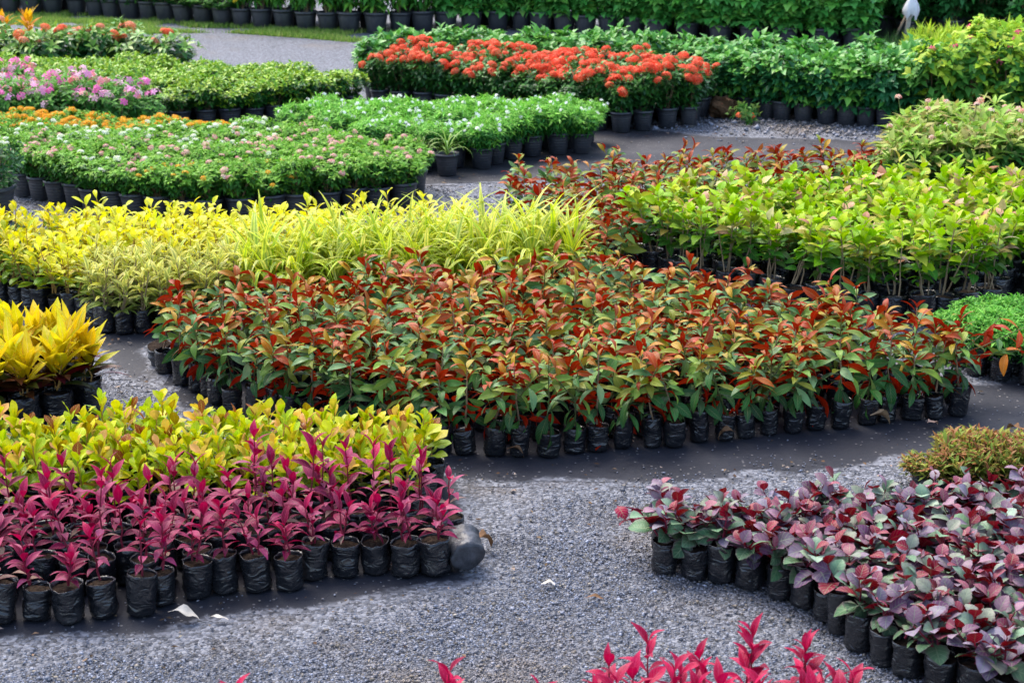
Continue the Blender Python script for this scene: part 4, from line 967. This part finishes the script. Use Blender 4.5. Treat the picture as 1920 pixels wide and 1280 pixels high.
# two spider plants
LSP = leafset('leaf', 4, .26, .012, P_blade, leaf_mat('spider_blade', transl=.25, rough=.4, stripe=lin('d8e0a0', K), vein_amt=0), arch=1.5, fold=.5, nseg=10, petiole=0, cols=3)
for i, (x, y, lab) in enumerate([(-.60, 11.28, 'left one of two small spider plants in pots beside the lantana'), (-.43, 11.16, 'right one of two small spider plants in pots beside the lantana')]):
    P = empty('spider_plant', x, y, GROUND_Z, rnd.uniform(0, 6)); z = pot(P, 'small')
    for k in range(24): link('leaf', rnd.choice(LSP), P, (0, 0, z), (R(80 - k * 2.2), R(rnd.gauss(0, 9)), k * 2.399), rnd.uniform(.65, 1.1), pick(pal('7cae4c', '94bc5c', '6a9c44')), 'YXZ')
    tag(P, lab, 'potted plant', 'spider plants')
# bits of dead leaf and bark that nobody could count
V, F, C = [], [], []; g = random.Random(77); pc = pal('6a5238', '8a745a', '523a28', 'a09080', '463828')
while len(F) < 800:
    y = g.uniform(4.2, 13.2); x = g.uniform(-1, 1) * (y * .955 + .7) * .31
    if min(abs(edge_d(x, y, p)) for p in MATS) > .55 * g.random() ** 1.5: continue
    a = g.uniform(0, 6.28); l = g.uniform(.004, .013) * (1 if y < 7 else 1.6); w = l * g.uniform(.3, .7); b = len(V); ca, sa = math.cos(a), math.sin(a); z = g.uniform(.010, .016)
    for u, v_, h in ((-l, 0, 0), (0, -w, g.uniform(0, .006)), (l, 0, g.uniform(0, .004)), (0, w, g.uniform(0, .006))): V.append((x + u * ca - v_ * sa, y + u * sa + v_ * ca, z + h))
    F.append((b, b + 1, b + 2, b + 3)); C.extend([pick(pc)] * 4)
tag(link('leaf_litter', mesh_from('leaf_litter', V, F, leaf_mat('litter', True, transl=.05, rough=.8), False, C)), 'scattered bits of dead brown leaf on mats and gravel', 'litter', kind='stuff')
# fallen bags
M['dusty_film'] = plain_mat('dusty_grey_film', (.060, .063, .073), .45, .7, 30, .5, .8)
def crumple(me, k):
    for v in me.vertices:
        q = v.co * 38 + Vector((k * 3.1, 1, 2)); d = Vector((v.co.x, v.co.y, .3 * (v.co.z - .06))); d = d.normalized() if d.length > 1e-6 else d
        v.co += d * (.008 * noise.noise(q) + .004 * noise.noise(q * 2.3)); v.co.z += .006 * noise.noise(q + Vector((8, 8, 8)))
    me.polygons.foreach_set('use_smooth', np.ones(len(me.polygons), dtype=bool))
    return me
def loose_bag(x, y, rot, lab, k, hs=1.0, z=.05):
    P = empty('fallen_bag', x, y, z); P.rotation_euler = rot
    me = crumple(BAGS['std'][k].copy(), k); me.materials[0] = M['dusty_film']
    b = link('grow_bag', me, P, (0, 0, 0), None, (1.18, 1.18, hs)); link('soil', SOILS['std'], b, (0, 0, .135))
    tag(P, lab, 'grow bag', 'loose bags lying about')
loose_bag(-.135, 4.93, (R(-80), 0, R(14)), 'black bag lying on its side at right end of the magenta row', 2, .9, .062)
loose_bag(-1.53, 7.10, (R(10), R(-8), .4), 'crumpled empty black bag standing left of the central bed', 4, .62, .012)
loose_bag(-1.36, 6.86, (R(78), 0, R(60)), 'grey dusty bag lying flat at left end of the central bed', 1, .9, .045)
# dry leaves and scraps
def dry_mat(n, c): return plain_mat(n, c, .8, .3, 30, .2, .4, transl=.1)
DRY = {'tan': dry_mat('dry_tan_leaf', (.48, .31, .17)), 'pale': dry_mat('dry_pale_leaf', (.62, .57, .48)), 'brown': dry_mat('dry_brown_leaf', (.22, .12, .06)), 'pink': dry_mat('dry_pinkish_leaf', (.55, .36, .27))}
def dry_leaf(x, y, L, W, c, lab, arch=2.4, fold=1.2, rz=0.0, z=.012, seed=0):
    me = leaf_mesh('dry_leaf', L, W, P_ellip, DRY[c], arch=arch, fold=fold, wave=.35, nseg=9, seed=seed)
    mod_z = min(v.co.z for v in me.vertices)
    o = link('dry_leaf', me, None, (x, y, z - mod_z), (0, 0, rz)); tag(o, lab, 'leaf', 'dry leaves on the ground')
dry_leaf(1.40, 6.29, .10, .05, 'tan', 'curled tan dry leaf in front of the central bed bags', 1.2, 1.6, -1.4, seed=1)
dry_leaf(1.62, 6.27, .06, .035, 'pink', 'small torn tan leaf right of the curled dry leaf', .8, .6, -1.0, seed=2)
dry_leaf(.31, 6.02, .11, .05, 'tan', 'long tan dry leaf leaning on bags at centre bed front', .6, 1.5, -.5, .02, seed=3)
dry_leaf(.85, 6.10, .09, .045, 'brown', 'brown crumpled leaf on dark mat below the central bed', 1.6, 1.0, 1.3, seed=4)
dry_leaf(-1.02, 4.60, .10, .045, 'pale', 'pale whitish leaf on the mat before the magenta bags', .8, .4, -1.5, seed=5)
dry_leaf(-.90, 4.60, .06, .016, 'pale', 'thin pale leaf strip beside the whitish leaf', .5, .4, -1.5, seed=6)
dry_leaf(.09, 4.82, .055, .025, 'pale', 'small cream scrap alone on the gravel at bottom centre', .7, .5, -1.2, seed=7)
dry_leaf(-.86, 4.79, .07, .05, 'pale', 'pale round dry leaf between bags in the magenta front row', .7, .8, .4, seed=8)
dry_leaf(-.12, 5.09, .09, .05, 'brown', 'dark brown curled leaf behind the fallen black bag', 1.6, 1.0, -1.0, seed=9)
dry_leaf(1.95, 6.15, .08, .04, 'brown', 'brown leaf litter near the right edge of the weed mat', 1.4, 1.0, .6, seed=10)
dry_leaf(-.02, 5.92, .09, .03, 'brown', 'brown twisted leaf at the front corner of the central bed', 1.6, .8, -1.5, seed=11)
dry_leaf(.22, 4.72, .07, .02, 'brown', 'flat brown leaf on gravel right of bottom centre', .6, .5, -1.3, seed=12)
# by the red ixora pots: a root ball, a crumpled grey sheet, a small uprooted plant
def lump(name, x, y, rx, ry, rz, mat, lab, cat, seed, rough=.35):
    V, F = [], []; nu, nv = 14, 8
    for j in range(nv + 1):
        th = math.pi * j / nv
        for i in range(nu):
            a = 6.2832 * i / nu; d = Vector((math.sin(th) * math.cos(a), math.sin(th) * math.sin(a), math.cos(th)))
            k = 1 + rough * noise.noise(d * 2.2 + Vector((seed, 0, 0))) + rough * .5 * noise.noise(d * 6 + Vector((seed, 3, 0)))
            V.append((x + rx * d.x * k, y + ry * d.y * k, max(.004, rz * (1 + d.z * k) * .9)))
    for j in range(nv):
        for i in range(nu): F.append((j * nu + i, (j + 1) * nu + i, (j + 1) * nu + (i + 1) % nu, j * nu + (i + 1) % nu))
    tag(link(name, mesh_from(name, V, F, mat, False)), lab, cat)
lump('root_ball', 1.66, 13.4, .12, .10, .085, plain_mat('root_ball_soil', (.13, .075, .04), .95, .5, 40, .1, .8), 'brown lump of roots and soil beside the last red ixora pots', 'root ball', 2, .8)
lump('crumpled_sheet', .92, 13.06, .07, .06, .10, plain_mat('grey_film', (.22, .22, .25), .35, .3, 20, .5, .4), 'grey crumpled plastic sheet between two red ixora pots', 'plastic sheet', 5, .7)
P = empty('uprooted_seedling', 1.80, 13.12, GROUND_Z)
sd_v, sd_t = bush('foliage', FM, 16, 14, 5, .13, .13, 0, .05, .018, pal('6aa048', '86a850'), pal('4a8038'), upright=.3)
tag(link('foliage', sd_v, P), kind='stuff')
for k in range(3): link('flower_head', rnd.choice(IX), P, (rnd.uniform(-.1, .1), rnd.uniform(-.1, 0), .07), (.4, .2, 0), .7)
tag(P, 'small discarded green sprig with orange petals lying near the root ball', 'plant')
